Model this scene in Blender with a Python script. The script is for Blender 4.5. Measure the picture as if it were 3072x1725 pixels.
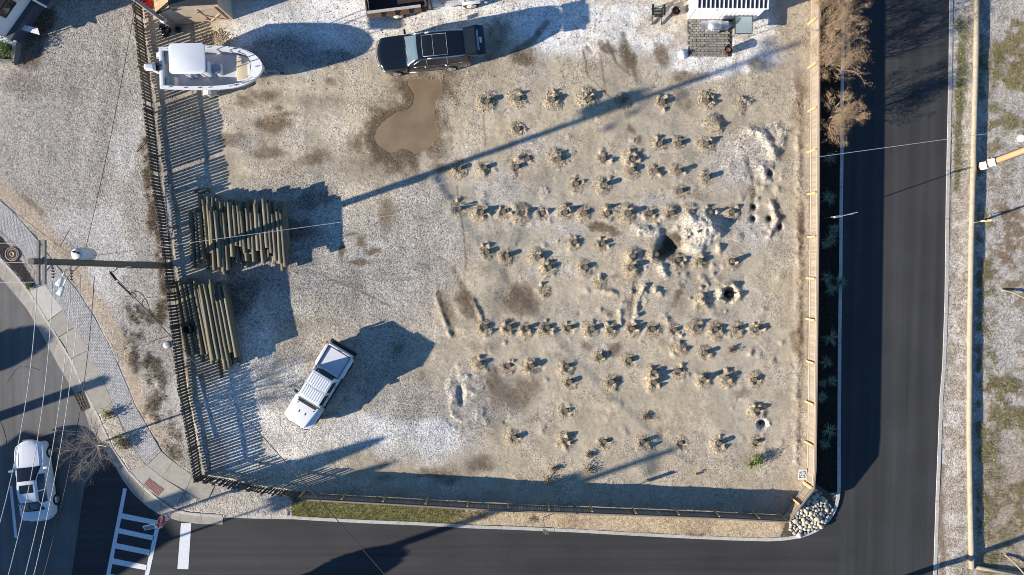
import bpy, bmesh, math, random
import numpy as np
from mathutils import Vector, Matrix, Quaternion
random.seed(7); rng = np.random.default_rng(11)
scene = bpy.context.scene
for o in list(bpy.data.objects): bpy.data.objects.remove(o)
C = scene.collection

# ---------------------------------------------------------------- camera: a drone 41 m up looking almost straight down
H = 41.0; FPX = 2048.0; CX = 1536.0; CY = 862.5; NADIR = (1510.0, 795.0)
def camdir(px, py): return Vector(((px-CX)/FPX, -(py-CY)/FPX, -1.0))
QC = camdir(*NADIR).normalized().rotation_difference(Vector((0, 0, -1)))
cam = bpy.data.cameras.new('camera'); cam.sensor_width = 36; cam.lens = 24; cam.clip_end = 2000; cam.clip_start = 0.5
cam_o = bpy.data.objects.new('camera', cam); C.objects.link(cam_o)
cam_o.location = (0, 0, H); cam_o.rotation_mode = 'QUATERNION'; cam_o.rotation_quaternion = QC
scene.camera = cam_o
def P(px, py, z=0.0):                      # a place on the survey picture -> metres on the level z
    d = QC @ camdir(px, py); t = (z-H)/d.z
    return Vector((d.x*t, d.y*t, z))

# ---------------------------------------------------------------- sky, sun, exposure
SUN_EL = math.atan(0.297); SHADOW_AZ = math.radians(19.2)          # shadows run to +x, a little to +y
sunvec = Vector((-math.cos(SHADOW_AZ)*math.cos(SUN_EL), -math.sin(SHADOW_AZ)*math.cos(SUN_EL), math.sin(SUN_EL)))
world = bpy.data.worlds.new('World'); scene.world = world; world.use_nodes = True
wn = world.node_tree; bg = wn.nodes['Background']
sky = wn.nodes.new('ShaderNodeTexSky'); sky.sky_type = 'NISHITA'; sky.sun_disc = False
sky.sun_elevation = SUN_EL
sky.sun_rotation = math.atan2(sunvec.x, sunvec.y)
sky.air_density = 1.0; sky.dust_density = 0.0; sky.ozone_density = 5.5
wn.links.new(sky.outputs[0], bg.inputs[0]); bg.inputs[1].default_value = 0.076
sl = bpy.data.lights.new('sun', 'SUN'); sl.energy = 5.0; sl.angle = math.radians(0.55); sl.color = (1.0, 0.90, 0.775)
so = bpy.data.objects.new('sun', sl); C.objects.link(so); so.location = sunvec*60
so.rotation_mode = 'QUATERNION'; so.rotation_quaternion = (-sunvec).to_track_quat('-Z', 'Y')
vs = scene.view_settings; vs.view_transform = 'Standard'; vs.look = 'None'; vs.gamma = 1.0; vs.use_curve_mapping = False
vs.exposure = 1.20
try: scene.cycles.filter_width = 1.0
except Exception: pass

# ---------------------------------------------------------------- materials
def nodes(name):
    m = bpy.data.materials.new(name); m.use_nodes = True
    nt = m.node_tree; return m, nt, nt.nodes, nt.links, nt.nodes['Principled BSDF']
MATS = {}
def mat(name, col, rough=0.7, var=0.25, scale=8.0, metal=0.0, bump=0.0, spec=0.5, stretch=None, coat=0.0, col2=None, obvar=0.0):
    if name in MATS: return MATS[name]
    m, nt, N, L, b = nodes(name)
    b.inputs['Roughness'].default_value = rough; b.inputs['Metallic'].default_value = metal
    b.inputs['Specular IOR Level'].default_value = spec; b.inputs['Coat Weight'].default_value = coat
    if coat: b.inputs['Coat Roughness'].default_value = 0.04
    tc = N.new('ShaderNodeTexCoord'); src = tc.outputs['Object']
    if stretch:
        mp = N.new('ShaderNodeMapping'); mp.inputs['Scale'].default_value = stretch; L.new(src, mp.inputs[0]); src = mp.outputs[0]
    nz = N.new('ShaderNodeTexNoise'); nz.inputs['Scale'].default_value = scale; nz.inputs['Detail'].default_value = 6; nz.inputs['Roughness'].default_value = 0.65
    L.new(src, nz.inputs[0])
    fac = nz.outputs[0]
    rp = N.new('ShaderNodeMapRange'); rp.inputs[1].default_value = 0.3; rp.inputs[2].default_value = 0.7
    L.new(fac, rp.inputs[0])
    mx = N.new('ShaderNodeMix'); mx.data_type = 'RGBA'; L.new(rp.outputs[0], mx.inputs[0])
    c2 = col2 if col2 else [min(1, c*(1+var)) for c in col]
    c1 = col if col2 else [c*(1-var) for c in col]
    mx.inputs[6].default_value = (*c1, 1); mx.inputs[7].default_value = (*c2, 1)
    out = mx.outputs[2]
    if obvar:
        oi = N.new('ShaderNodeObjectInfo'); mr = N.new('ShaderNodeMapRange'); mr.inputs[3].default_value = 1-obvar; mr.inputs[4].default_value = 1+obvar
        L.new(oi.outputs['Random'], mr.inputs[0])
        vm = N.new('ShaderNodeVectorMath'); vm.operation = 'SCALE'; L.new(out, vm.inputs[0]); L.new(mr.outputs[0], vm.inputs[3]); out = vm.outputs[0]
    L.new(out, b.inputs['Base Color'])
    if bump:
        bp = N.new('ShaderNodeBump'); bp.inputs['Strength'].default_value = bump; bp.inputs['Distance'].default_value = 0.02
        L.new(fac, bp.inputs['Height']); L.new(bp.outputs[0], b.inputs['Normal'])
    MATS[name] = m; return m

def ground_mat():
    m, nt, N, L, b = nodes('gravel_and_sand'); b.inputs['Roughness'].default_value = 0.95; b.inputs['Specular IOR Level'].default_value = 0.12
    at = N.new('ShaderNodeAttribute'); at.attribute_name = 'Col'
    tc = N.new('ShaderNodeTexCoord')
    def vor(s):
        v = N.new('ShaderNodeTexVoronoi'); v.inputs['Scale'].default_value = s; L.new(tc.outputs['Object'], v.inputs['Vector']); return v
    v1, v2 = vor(18), vor(36)
    n1 = N.new('ShaderNodeTexNoise'); n1.inputs['Scale'].default_value = 5.5; n1.inputs['Detail'].default_value = 7; n1.inputs['Roughness'].default_value = 0.7; L.new(tc.outputs['Object'], n1.inputs[0])
    def sep(v):
        s = N.new('ShaderNodeSeparateColor'); L.new(v.outputs['Color'], s.inputs[0]); return s.outputs[0]
    def math_(op, a, c):
        q = N.new('ShaderNodeMath'); q.operation = op
        for i, x in enumerate((a, c)):
            if isinstance(x, (int, float)): q.inputs[i].default_value = x
            else: L.new(x, q.inputs[i])
        return q.outputs[0]
    # stones: each cell a stone of its own brightness; the alpha of Col says how stony the place is
    st = math_('ADD', math_('MULTIPLY', sep(v1), 0.55), math_('MULTIPLY', sep(v2), 0.45))
    st = math_('SUBTRACT', st, 0.5)
    st = math_('MULTIPLY', st, math_('ADD', math_('MULTIPLY', at.outputs['Alpha'], 2.0), 0.12))
    so_ = math_('MULTIPLY', math_('SUBTRACT', n1.outputs[0], 0.5), 0.55)
    g = math_('ADD', math_('ADD', st, so_), 1.0); g = math_('MAXIMUM', g, 0.22)
    vm = N.new('ShaderNodeVectorMath'); vm.operation = 'SCALE'; L.new(at.outputs['Color'], vm.inputs[0]); L.new(g, vm.inputs[3])
    # stones are greyer or warmer one by one
    hs = N.new('ShaderNodeHueSaturation'); L.new(vm.outputs[0], hs.inputs['Color'])
    L.new(math_('ADD', math_('MULTIPLY', sep(v2), 0.5), 0.75), hs.inputs['Saturation'])
    L.new(hs.outputs[0], b.inputs['Base Color'])
    bp = N.new('ShaderNodeBump'); bp.inputs['Strength'].default_value = 0.55; bp.inputs['Distance'].default_value = 0.025
    hgt = math_('ADD', math_('MULTIPLY', math_('SUBTRACT', 0.5, v1.outputs['Distance']), math_('MULTIPLY', at.outputs['Alpha'], 0.9)), math_('MULTIPLY', n1.outputs[0], 0.4))
    L.new(hgt, bp.inputs['Height']); L.new(bp.outputs[0], b.inputs['Normal'])
    return m

def asphalt_mat(name, c, warm=(1, 1, 1.02), patch=0.2):
    m, nt, N, L, b = nodes(name); b.inputs['Roughness'].default_value = 0.85; b.inputs['Specular IOR Level'].default_value = 0.25
    tc = N.new('ShaderNodeTexCoord')
    n1 = N.new('ShaderNodeTexNoise'); n1.inputs['Scale'].default_value = 0.35; n1.inputs['Detail'].default_value = 6; L.new(tc.outputs['Object'], n1.inputs[0])
    mp = N.new('ShaderNodeMapping'); mp.inputs['Scale'].default_value = (2.2, 0.05, 1) if name != 'asphalt_cross_street' else (0.05, 2.2, 1); L.new(tc.outputs['Object'], mp.inputs[0])
    n3 = N.new('ShaderNodeTexNoise'); n3.inputs['Scale'].default_value = 1.0; n3.inputs['Detail'].default_value = 5; L.new(mp.outputs[0], n3.inputs[0])
    n2 = N.new('ShaderNodeTexNoise'); n2.inputs['Scale'].default_value = 26; n2.inputs['Detail'].default_value = 3; L.new(tc.outputs['Object'], n2.inputs[0])
    v = N.new('ShaderNodeTexVoronoi'); v.inputs['Scale'].default_value = 30; L.new(tc.outputs['Object'], v.inputs['Vector'])
    s = N.new('ShaderNodeSeparateColor'); L.new(v.outputs['Color'], s.inputs[0])
    gt = N.new('ShaderNodeMath'); gt.operation = 'GREATER_THAN'; gt.inputs[1].default_value = 0.994; L.new(s.outputs[0], gt.inputs[0])
    def mul(a, k, off):
        q = N.new('ShaderNodeMath'); q.operation = 'MULTIPLY_ADD'; q.inputs[1].default_value = k; q.inputs[2].default_value = off; L.new(a, q.inputs[0]); return q.outputs[0]
    def comb(a, c, op='MULTIPLY'):
        q = N.new('ShaderNodeMath'); q.operation = op; L.new(a, q.inputs[0]); L.new(c, q.inputs[1]); return q.outputs[0]
    g = comb(comb(mul(n1.outputs[0], patch*3, 1-patch*1.5), mul(n3.outputs[0], 0.9, 0.55)), mul(n2.outputs[0], 0.7, 0.65))
    g = comb(g, mul(gt.outputs[0], 0.9, 0), 'ADD')
    vm = N.new('ShaderNodeVectorMath'); vm.operation = 'SCALE'; vm.inputs[0].default_value = [c*w for w in warm]; L.new(g, vm.inputs[3]); L.new(vm.outputs[0], b.inputs['Base Color'])
    bp = N.new('ShaderNodeBump'); bp.inputs['Strength'].default_value = 0.25; bp.inputs['Distance'].default_value = 0.01; L.new(n2.outputs[0], bp.inputs['Height']); L.new(bp.outputs[0], b.inputs['Normal'])
    MATS[name] = m; return m

M_ground = ground_mat()
M_asph = asphalt_mat('asphalt_new', 0.046); M_asphx = asphalt_mat('asphalt_cross_street', 0.044); M_aspho = asphalt_mat('asphalt_old', 0.125, (1.02, 1, .97), 0.3)
M_conc = mat('concrete', (0.36, 0.33, 0.28), 0.9, 0.16, 3.0, bump=0.12, obvar=0.10)
M_concl = mat('concrete_pale', (0.50, 0.48, 0.43), 0.9, 0.10, 3.0, bump=0.1)
M_kerb = mat('kerb_concrete', (0.47, 0.45, 0.41), 0.9, 0.2, 4.0, bump=0.12, obvar=0.08)
M_paint = mat('road_paint', (0.66, 0.68, 0.70), 0.7, 0.14, 9.0)
M_paver = mat('paver_grey', (0.40, 0.39, 0.375), 0.9, 0.18, 5.0, bump=0.1, obvar=0.12)
M_wood = mat('weathered_board', (0.25, 0.205, 0.16), 0.85, 0.2, 6, stretch=(6, 6, 0.6), obvar=0.16)
M_woodn = mat('new_timber', (0.56, 0.36, 0.17), 0.8, 0.2, 6, stretch=(5, 5, 0.7), obvar=0.12)
M_dark = mat('dark_picket', (0.075, 0.066, 0.05), 0.85, 0.35, 6, stretch=(6, 6, 0.6), obvar=0.25)
M_pile = mat('pile_timber', (0.10, 0.088, 0.066), 0.9, 0.35, 9, bump=0.3, obvar=0.22)
M_log = mat('treated_log', (0.128, 0.114, 0.075), 0.85, 0.32, 5, stretch=(6, 6, 0.5), bump=0.35, obvar=0.38)
M_logend = mat('log_end', (0.34, 0.25, 0.14), 0.85, 0.2, 14)
M_pole = mat('pole_wood', (0.17, 0.13, 0.095), 0.85, 0.3, 5, stretch=(6, 6, 0.4), bump=0.2)
M_rail = mat('rail_log', (0.29, 0.255, 0.19), 0.85, 0.2, 4, bump=0.15)
M_white = mat('white_gloss', (0.72, 0.735, 0.75), 0.25, 0.02, 2, coat=0.3)
M_gel = mat('gelcoat_white', (0.66, 0.67, 0.68), 0.35, 0.02, 2)
M_canvas = mat('canvas_white', (0.72, 0.74, 0.76), 0.8, 0.03, 2)
M_silver = mat('silver_paint', (0.66, 0.68, 0.72), 0.28, 0.02, 2, coat=0.6)
M_black = mat('black_paint', (0.006, 0.008, 0.012), 0.16, 0.05, 2, coat=0.8)
M_glass = mat('dark_glass', (0.012, 0.016, 0.02), 0.06, 0.1, 3, spec=0.7)
M_glassb = mat('windscreen_glass', (0.10, 0.15, 0.18), 0.08, 0.1, 2, spec=0.9)
M_trim = mat('black_trim', (0.014, 0.014, 0.015), 0.55, 0.2, 8)
M_rubber = mat('rubber', (0.022, 0.021, 0.02), 0.85, 0.3, 12)
M_chrome = mat('chrome', (0.75, 0.76, 0.78), 0.18, 0.05, 4, metal=1.0)
M_alu = mat('aluminium', (0.62, 0.65, 0.68), 0.42, 0.1, 6, metal=0.85)
M_red = mat('red_lens', (0.45, 0.02, 0.02), 0.3, 0.1, 6)
M_signred = mat('sign_red', (0.50, 0.012, 0.02), 0.4, 0.06, 4)
M_signw = mat('sign_white', (0.78, 0.78, 0.78), 0.45, 0.05, 4)
M_ink = mat('sign_ink', (0.02, 0.02, 0.02), 0.6, 0.1, 4)
M_galv = mat('galvanised', (0.36, 0.38, 0.39), 0.5, 0.15, 6, metal=0.6)
M_seat = mat('cream_cushion', (0.55, 0.48, 0.33), 0.7, 0.06, 6)
M_deck = mat('boat_sole', (0.46, 0.47, 0.49), 0.6, 0.06, 6)

# ---------------------------------------------------------------- mesh and object helpers
class MB:
    def __init__(s): s.v = []; s.f = []; s.mi = []; s.sm = []
    def add(s, vs_, fs, mi=0, smooth=False):
        o = len(s.v); s.v += [tuple(p) for p in vs_]; s.f += [tuple(i+o for i in f) for f in fs]; s.mi += [mi]*len(fs); s.sm += [smooth]*len(fs); return s
    def hexa(s, c8, mi=0):      # bottom four corners ccw, then top four
        return s.add(c8, [(3, 2, 1, 0), (4, 5, 6, 7), (0, 1, 5, 4), (1, 2, 6, 5), (2, 3, 7, 6), (3, 0, 4, 7)], mi)
    def box(s, x0, x1, y0, y1, z0, z1, mi=0):
        return s.hexa([(x0, y0, z0), (x1, y0, z0), (x1, y1, z0), (x0, y1, z0), (x0, y0, z1), (x1, y0, z1), (x1, y1, z1), (x0, y1, z1)], mi)
    def bar(s, a, b, w, h, mi=0, up=(0, 0, 1)):
        a = Vector(a); b = Vector(b); d = (b-a).normalized(); up = Vector(up)
        if abs(d.dot(up)) > 0.98: up = Vector((1, 0, 0))
        x = d.cross(up).normalized()*w/2; u = x.cross(d).normalized()*h/2
        return s.hexa([a-x-u, a+x-u, b+x-u, b-x-u, a-x+u, a+x+u, b+x+u, b-x+u], mi)
    def tube(s, pts, rad, n=8, mi=0, cap=True, smooth=True, mi_cap=None):
        pts = [Vector(p) for p in pts]; rs = rad if isinstance(rad, (list, tuple)) else [rad]*len(pts)
        vs_ = []; ref = None
        for i, p in enumerate(pts):
            d = (pts[min(i+1, len(pts)-1)]-pts[max(i-1, 0)]).normalized()
            if ref is None: ref = Vector((0, 0, 1)) if abs(d.z) < 0.9 else Vector((1, 0, 0))
            x = (ref-d*ref.dot(d)).normalized(); y = d.cross(x); ref = x
            for k in range(n):
                a = 2*math.pi*k/n; vs_.append(p+(x*math.cos(a)+y*math.sin(a))*rs[i])
        fs = [(i*n+k, i*n+(k+1) % n, (i+1)*n+(k+1) % n, (i+1)*n+k) for i in range(len(pts)-1) for k in range(n)]
        s.add(vs_, fs, mi, smooth)
        if cap:
            o = len(s.v)-len(vs_); q = mi if mi_cap is None else mi_cap
            s.f += [tuple(o+k for k in reversed(range(n))), tuple(o+(len(pts)-1)*n+k for k in range(n))]; s.mi += [q, q]; s.sm += [False, False]
        return s
    def prism(s, poly, z0, z1, mi=0):
        n = len(poly); area = sum(poly[i][0]*poly[(i+1) % n][1]-poly[(i+1) % n][0]*poly[i][1] for i in range(n))
        if area < 0: poly = poly[::-1]
        return s.add([(p[0], p[1], z0) for p in poly]+[(p[0], p[1], z1) for p in poly],
                     [tuple(range(n))[::-1], tuple(range(n, 2*n))]+[(i, (i+1) % n, n+(i+1) % n, n+i) for i in range(n)], mi)
    def lathe(s, prof, n=16, c=(0, 0, 0), mi=0, smooth=True, ax='z', cap=True):
        vs_ = []
        for r, z in prof:
            for k in range(n):
                a = 2*math.pi*k/n; p = (r*math.cos(a), r*math.sin(a), z)
                if ax == 'y': p = (p[0], p[2], -p[1])
                vs_.append((p[0]+c[0], p[1]+c[1], p[2]+c[2]))
        fs = [(i*n+k, i*n+(k+1) % n, (i+1)*n+(k+1) % n, (i+1)*n+k) for i in range(len(prof)-1) for k in range(n)]
        if cap: fs += [tuple(range(n))[::-1], tuple((len(prof)-1)*n+k for k in range(n))]
        return s.add(vs_, fs, mi, smooth)
    def mesh(s, name, mats):
        me = bpy.data.meshes.new(name); me.from_pydata(s.v, [], s.f)
        for m in (mats if isinstance(mats, (list, tuple)) else [mats]): me.materials.append(m)
        me.polygons.foreach_set('material_index', s.mi); me.polygons.foreach_set('use_smooth', s.sm); me.update(); return me
    def build(s, name, mats, parent=None, bevel=0.0, seg=2, loc=None, rz=None):
        me = s.mesh(name, mats)
        if bevel:
            bm = bmesh.new(); bm.from_mesh(me); bmesh.ops.recalc_face_normals(bm, faces=bm.faces)
            bmesh.ops.bevel(bm, geom=[e for e in bm.edges if len(e.link_faces) == 2 and e.calc_face_angle(0) > 0.4], offset=bevel, segments=seg, profile=0.6, affect='EDGES', clamp_overlap=True)
            for f in bm.faces: f.smooth = True
            bm.to_mesh(me); bm.free(); me.update()
            try: me.set_sharp_from_angle(angle=math.radians(35))
            except Exception: pass
        return put(name, me, parent, loc, rz)
def put(name, me, parent=None, loc=None, rz=None):
    o = bpy.data.objects.new(name, me); C.objects.link(o); o.parent = parent
    if loc is not None: o.location = loc
    if rz is not None: o.rotation_euler[2] = rz
    return o
def tag(o, label, cat, group=None):
    o['label'] = label; o['category'] = cat
    if group: o['group'] = group
    return o
def thing(name, label, cat, loc=(0, 0, 0), rz=0.0, group=None):
    o = bpy.data.objects.new(name, None); C.objects.link(o); o.location = loc; o.rotation_euler[2] = rz; o.empty_display_size = 0.3
    return tag(o, label, cat, group)
def struct(o): o['kind'] = 'structure'; return o
def stuff(o): o['kind'] = 'stuff'; return o
def Z(crop, x, y):      # crop = (x0, y0, scale)
    return (crop[0]+x/crop[2], crop[1]+y/crop[2])
def poly_line(pts, step):
    out = []
    for a, b in zip(pts[:-1], pts[1:]):
        a = Vector(a); b = Vector(b); n = max(1, int(round((b-a).length/step)))
        out += [a.lerp(b, k/n) for k in range(n)]
    return out+[Vector(pts[-1])]
def smooth_line(pts, n=8):
    pts = [Vector(p) for p in pts]; out = []
    for i in range(len(pts)-1):
        p0 = pts[max(i-1, 0)]; p1 = pts[i]; p2 = pts[i+1]; p3 = pts[min(i+2, len(pts)-1)]
        for k in range(n):
            t = k/n; out.append(0.5*((2*p1)+(p2-p0)*t+(2*p0-5*p1+4*p2-p3)*t*t+(3*p1-p0-3*p2+p3)*t**3))
    return out+[pts[-1]]
def fbm_grid(ny, nx, cell, octv=3, seed=0):
    r = np.random.default_rng(seed); tot = np.zeros((ny, nx), np.float32); amp = 1.0; s = 0
    for _ in range(octv):
        gy, gx = int(ny/cell)+3, int(nx/cell)+3; g = r.random((gy, gx)).astype(np.float32)
        y = np.arange(ny)/cell; x = np.arange(nx)/cell; iy = y.astype(int); ix = x.astype(int)
        fy = (y-iy)[:, None]; fx = (x-ix)[None, :]; fy = fy*fy*(3-2*fy); fx = fx*fx*(3-2*fx)
        a = g[np.ix_(iy, ix)]; b_ = g[np.ix_(iy, ix+1)]; c = g[np.ix_(iy+1, ix)]; d = g[np.ix_(iy+1, ix+1)]
        tot += amp*((a*(1-fx)+b_*fx)*(1-fy)+(c*(1-fx)+d*fx)*fy); s += amp; amp *= 0.55; cell = max(cell/2.1, 1.0)
    return tot/s
def sstep(a, b, x):
    t = np.clip((x-a)/(b-a), 0, 1); return t*t*(3-2*t)
def zroad(x):           # the streets fall towards the corner by the rock bed
    return -0.13-0.14*float(sstep(-2.0, 17.0, np.float64(x)))
ZL, ZR = -0.13, -0.27   # level of the old street, level of the side street
# ================================================================ outlines read off the survey picture (pixels)
KERB_OUT = [(887, 1556), (947, 1560), (1102, 1568), (1257, 1574), (1412, 1583), (1536, 1587), (1723, 1595), (1878, 1604), (2033, 1612), (2188, 1619), (2304, 1622),
            (2360, 1619), (2404, 1611), (2432, 1602), (2457, 1589), (2483, 1567), (2500, 1543), (2512, 1515), (2518, 1488), (2520, 1460), (2520, 1300), (2521, 1150), (2522, 1000), (2525, 800), (2526, 640), (2528, 480), (2530, 240), (2533, -70)]
GUT_OUT = [(-70, 745), (0, 830), (80, 925), (131, 1012), (171, 1088), (207, 1150), (227, 1186), (255, 1235), (270, 1285), (302, 1335), (342, 1391), (366, 1436), (398, 1480), (442, 1520), (477, 1542), (533, 1562), (597, 1572), (668, 1573)]
KERB_IN = [(-70, 690), (0, 770), (48, 822), (88, 871), (143, 961), (199, 1044), (247, 1150), (270, 1195), (294, 1241), (318, 1296), (338, 1341), (384, 1409), (430, 1456), (473, 1494), (517, 1526), (573, 1538), (620, 1541), (668, 1544)]
PAV_L = [(-60, 630), (0, 688), (48, 734), (115, 822), (131, 853), (187, 929), (247, 1024), (314, 1150), (336, 1206), (370, 1281), (398, 1337), (441, 1395)]
PAV_R = [(-60, 540), (0, 599), (52, 650), (111, 718), (171, 798), (235, 877), (286, 957), (330, 1040), (378, 1150), (406, 1218), (449, 1293), (483, 1353)]
EDGE_R = [(2849, -70), (2846, 200), (2838, 575), (2834, 900), (2827, 1100), (2819, 1190), (2815, 1300), (2807, 1500), (2800, 1725), (2796, 1920)]
FENCE_L = [(420, -40), (425, 0), (440, 140), (462, 330), (485, 557), (510, 700), (527, 860), (562, 1160), (588, 1300), (607, 1424)]
FENCE_LB = [(607, 1424), (684, 1437), (774, 1457), (908, 1476)]
FENCE_B = [(914, 1479), (1100, 1489), (1400, 1506), (1536, 1513), (1700, 1519), (2000, 1530), (2200, 1538), (2342, 1545)]
FENCE_C = [(2342, 1545), (2416, 1449)]
FENCE_R = [(2416, 1449), (2421, 1390), (2424, 1150), (2427, 860), (2430, 575), (2431, 300), (2432, -60)]
A_ = (1536, 0, 2.514); B_ = (768, 0, 2.514); C_ = (1536, 575, 2.514); D_ = (768, 575, 2.514); E_ = (1536, 1150, 2.514)
PILES = [Z(A_, *p) for p in [(45, 742), (310, 748), (585, 742), (850, 750), (1140, 765), (1475, 757), (45, 970), (1122, 1080), (1265, 1080), (1470, 1082), (120, 1192), (40, 1255), (355, 1195), (695, 1195), (918, 1196), (910, 1278), (1090, 1285), (1262, 1288), (1475, 1337), (490, 1382), (705, 1390), (1275, 1440)]]
PILES += [Z(B_, *p) for p in [(1748, 755), (1535, 1268), (1728, 1260)]]
PILES += [Z(C_, *p) for p in [(80, 160), (235, 160), (405, 155), (550, 160), (725, 162), (885, 162), (1050, 160), (1210, 160), (1365, 152), (1500, 155), (1670, 152), (480, 380), (690, 388), (1262, 348), (205, 492), (285, 570), (560, 570), (920, 485), (910, 570), (1095, 472), (1262, 515), (1425, 525), (1668, 525),
    (115, 1032), (270, 1025), (435, 1030), (610, 1035), (748, 1038), (912, 1033), (1070, 1035), (1235, 1045), (1395, 1025), (1545, 1040), (1700, 1040), (1850, 1040), (670, 1245), (890, 1275), (150, 1315), (420, 1320), (1080, 1362), (1265, 1355), (1465, 1220), (1450, 1415), (1625, 1405), (1840, 1420), (755, 1435), (1080, 1440), (440, 1438)]]
PILES += [Z(D_, *p) for p in [(1535, 125), (1705, 155), (1870, 150), (1745, 455), (1895, 480), (1730, 1022), (1910, 1025), (1690, 1300), (1905, 1315)]]
PILES += [Z(E_, *p) for p in [(410, 212), (1860, 205), (20, 410), (410, 430), (705, 445), (995, 445), (1280, 455), (1570, 455), (1850, 448)]]
MOUND_ONLY = [Z(C_, 240, 745), Z(C_, 680, 690), Z(C_, 1280, 1190), Z(A_, 1540, 930), Z(A_, 1740, 780), Z(C_, 1460, 830)]
# how far each pile stands out, read off its shadow
PILE_H = [0.22+0.17*random.random() for _ in PILES]
PUDDLE = [Z(B_, *p) for p in [(1140, 612), (1200, 598), (1300, 603), (1380, 595), (1402, 640), (1395, 700), (1362, 760), (1338, 850), (1345, 930), (1372, 980), (1360, 1040), (1315, 1100), (1250, 1140), (1190, 1162), (1150, 1128), (1090, 1118), (1060, 1140), (1010, 1152), (960, 1122), (910, 1080), (893, 1030), (905, 980), (950, 925), (1010, 880), (1062, 843), (1130, 835), (1182, 790), (1190, 720), (1170, 680), (1145, 645)]]

def in_poly(X, Y, poly):
    ins = np.zeros(X.shape, bool); n = len(poly)
    for i in range(n):
        x0, y0 = poly[i][:2]; x1, y1 = poly[(i+1) % n][:2]
        if y0 == y1: continue
        c = ((y0 > Y) != (y1 > Y)) & (X < (x1-x0)*(Y-y0)/(y1-y0)+x0); ins ^= c
    return ins
def seg_dist(X, Y, poly, closed=True):
    d = np.full(X.shape, 1e9, np.float32); n = len(poly)
    for i in range(n if closed else n-1):
        ax, ay = poly[i][:2]; bx, by = poly[(i+1) % n][:2]; ux, uy = bx-ax, by-ay; l2 = ux*ux+uy*uy+1e-9
        t = np.clip(((X-ax)*ux+(Y-ay)*uy)/l2, 0, 1); d = np.minimum(d, np.hypot(X-ax-t*ux, Y-ay-t*uy))
    return d
def W(pts, z): return [tuple(P(p[0], p[1], z))[:2] for p in pts]

# ================================================================ the ground as one relief sheet
GS = 0.062; GX0, GX1, GY0, GY1 = -33.0, 34.0, -21.5, 18.5
gx = np.arange(GX0, GX1, GS, dtype=np.float32); gy = np.arange(GY0, GY1, GS, dtype=np.float32); NX, NY = len(gx), len(gy)
X, Y = np.meshgrid(gx, gy)
xf, xk = P(2432, 800)[0], P(2522, 800, ZR)[0]
base = np.zeros_like(X)
t = np.clip((X-xf-0.1)/(xk-xf-0.1), 0, 1); base += t*(ZR+0.07)
# verge between the bottom fence and its kerb
fb = np.array(W(FENCE_B, 0)); kb = np.array([tuple(P(a-2, b-8, zroad(P(a, b)[0])))[:2] for a, b in KERB_OUT[:13]])
yfb = np.interp(X[0], fb[:, 0], fb[:, 1]); ykb = np.interp(X[0], kb[:, 0], kb[:, 1]); zk = np.array([zroad(a)+0.085 for a in X[0]])
tv = np.clip((yfb[None, :]-Y)/np.maximum(yfb-ykb, 0.2)[None, :], 0, 1)
sel = (X > fb[0, 0]-1.0) & (X < xk)
base = np.where(sel, np.minimum(base, tv*zk[None, :]), base)
xe = np.interp(-Y[:, 0], [-P(*p, ZR)[1] for p in EDGE_R], [P(*p, ZR)[0] for p in EDGE_R])[:, None]
base = np.where(X > xe, ZR+0.012+0.10*sstep(0.2, 1.6, X-xe), base)
# picture coordinates of every ground point
Ri = np.array(QC.inverted().to_matrix()); dz = base-H
cxv = Ri[0, 0]*X+Ri[0, 1]*Y+Ri[0, 2]*dz; cyv = Ri[1, 0]*X+Ri[1, 1]*Y+Ri[1, 2]*dz; czv = Ri[2, 0]*X+Ri[2, 1]*Y+Ri[2, 2]*dz
PX = (CX+FPX*cxv/-czv).astype(np.float32); PY = (CY-FPX*cyv/-czv).astype(np.float32)
n_big = fbm_grid(NY, NX, 70, 4, 1); n_mid = fbm_grid(NY, NX, 22, 4, 2); n_sm = fbm_grid(NY, NX, 7, 3, 3); n_fine = fbm_grid(NY, NX, 2.6, 2, 4); n_w1 = fbm_grid(NY, NX, 30, 3, 5); n_w2 = fbm_grid(NY, NX, 30, 3, 6)
n_fx = rng.random(X.shape).astype(np.float32)
WX = PX+(n_w1-0.5)*60+(n_sm-0.5)*22; WY = PY+(n_w2-0.5)*60+(n_fine-0.5)*14
def blob(px, py, rx, ry, ang=0, warp=True, edge=0.55):
    c, s = math.cos(math.radians(ang)), math.sin(math.radians(ang)); dx = (WX if warp else PX)-px; dy = (WY if warp else PY)-py
    r = np.hypot((dx*c+dy*s)/rx, (-dx*s+dy*c)/ry)
    return 1-sstep(edge, 1.25, r)
def stroke(pts, w, warp=0.35, edge=0.4):
    return 1-sstep(edge*w, 1.3*w, seg_dist(PX+(WX-PX)*warp, PY+(WY-PY)*warp, pts, False))
lot_px = FENCE_L+FENCE_LB[1:]+FENCE_B[1:]+FENCE_R
lot = in_poly(PX, PY, lot_px)
# ---- colours
TAN = np.array([0.43, 0.37, 0.28]); GREY = np.array([0.36, 0.34, 0.315]); WHITE = np.array([0.63, 0.61, 0.575]); DGREY = np.array([0.15, 0.145, 0.14]); DAMP = np.array([0.17, 0.128, 0.088]); MULCH = np.array([0.022, 0.018, 0.014]); BROWN = np.array([0.22, 0.165, 0.105]); SAND = np.array([0.47, 0.405, 0.30])
col = np.empty(X.shape+(3,), np.float32); col[:] = GREY; grav = np.full_like(X, 0.75)
def paint(mask, c, g=None):
    global col, grav
    m = np.clip(mask, 0, 1); col = col*(1-m[..., None])+np.array(c, np.float32)*m[..., None]
    if g is not None: grav = grav*(1-m)+g*m
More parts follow.
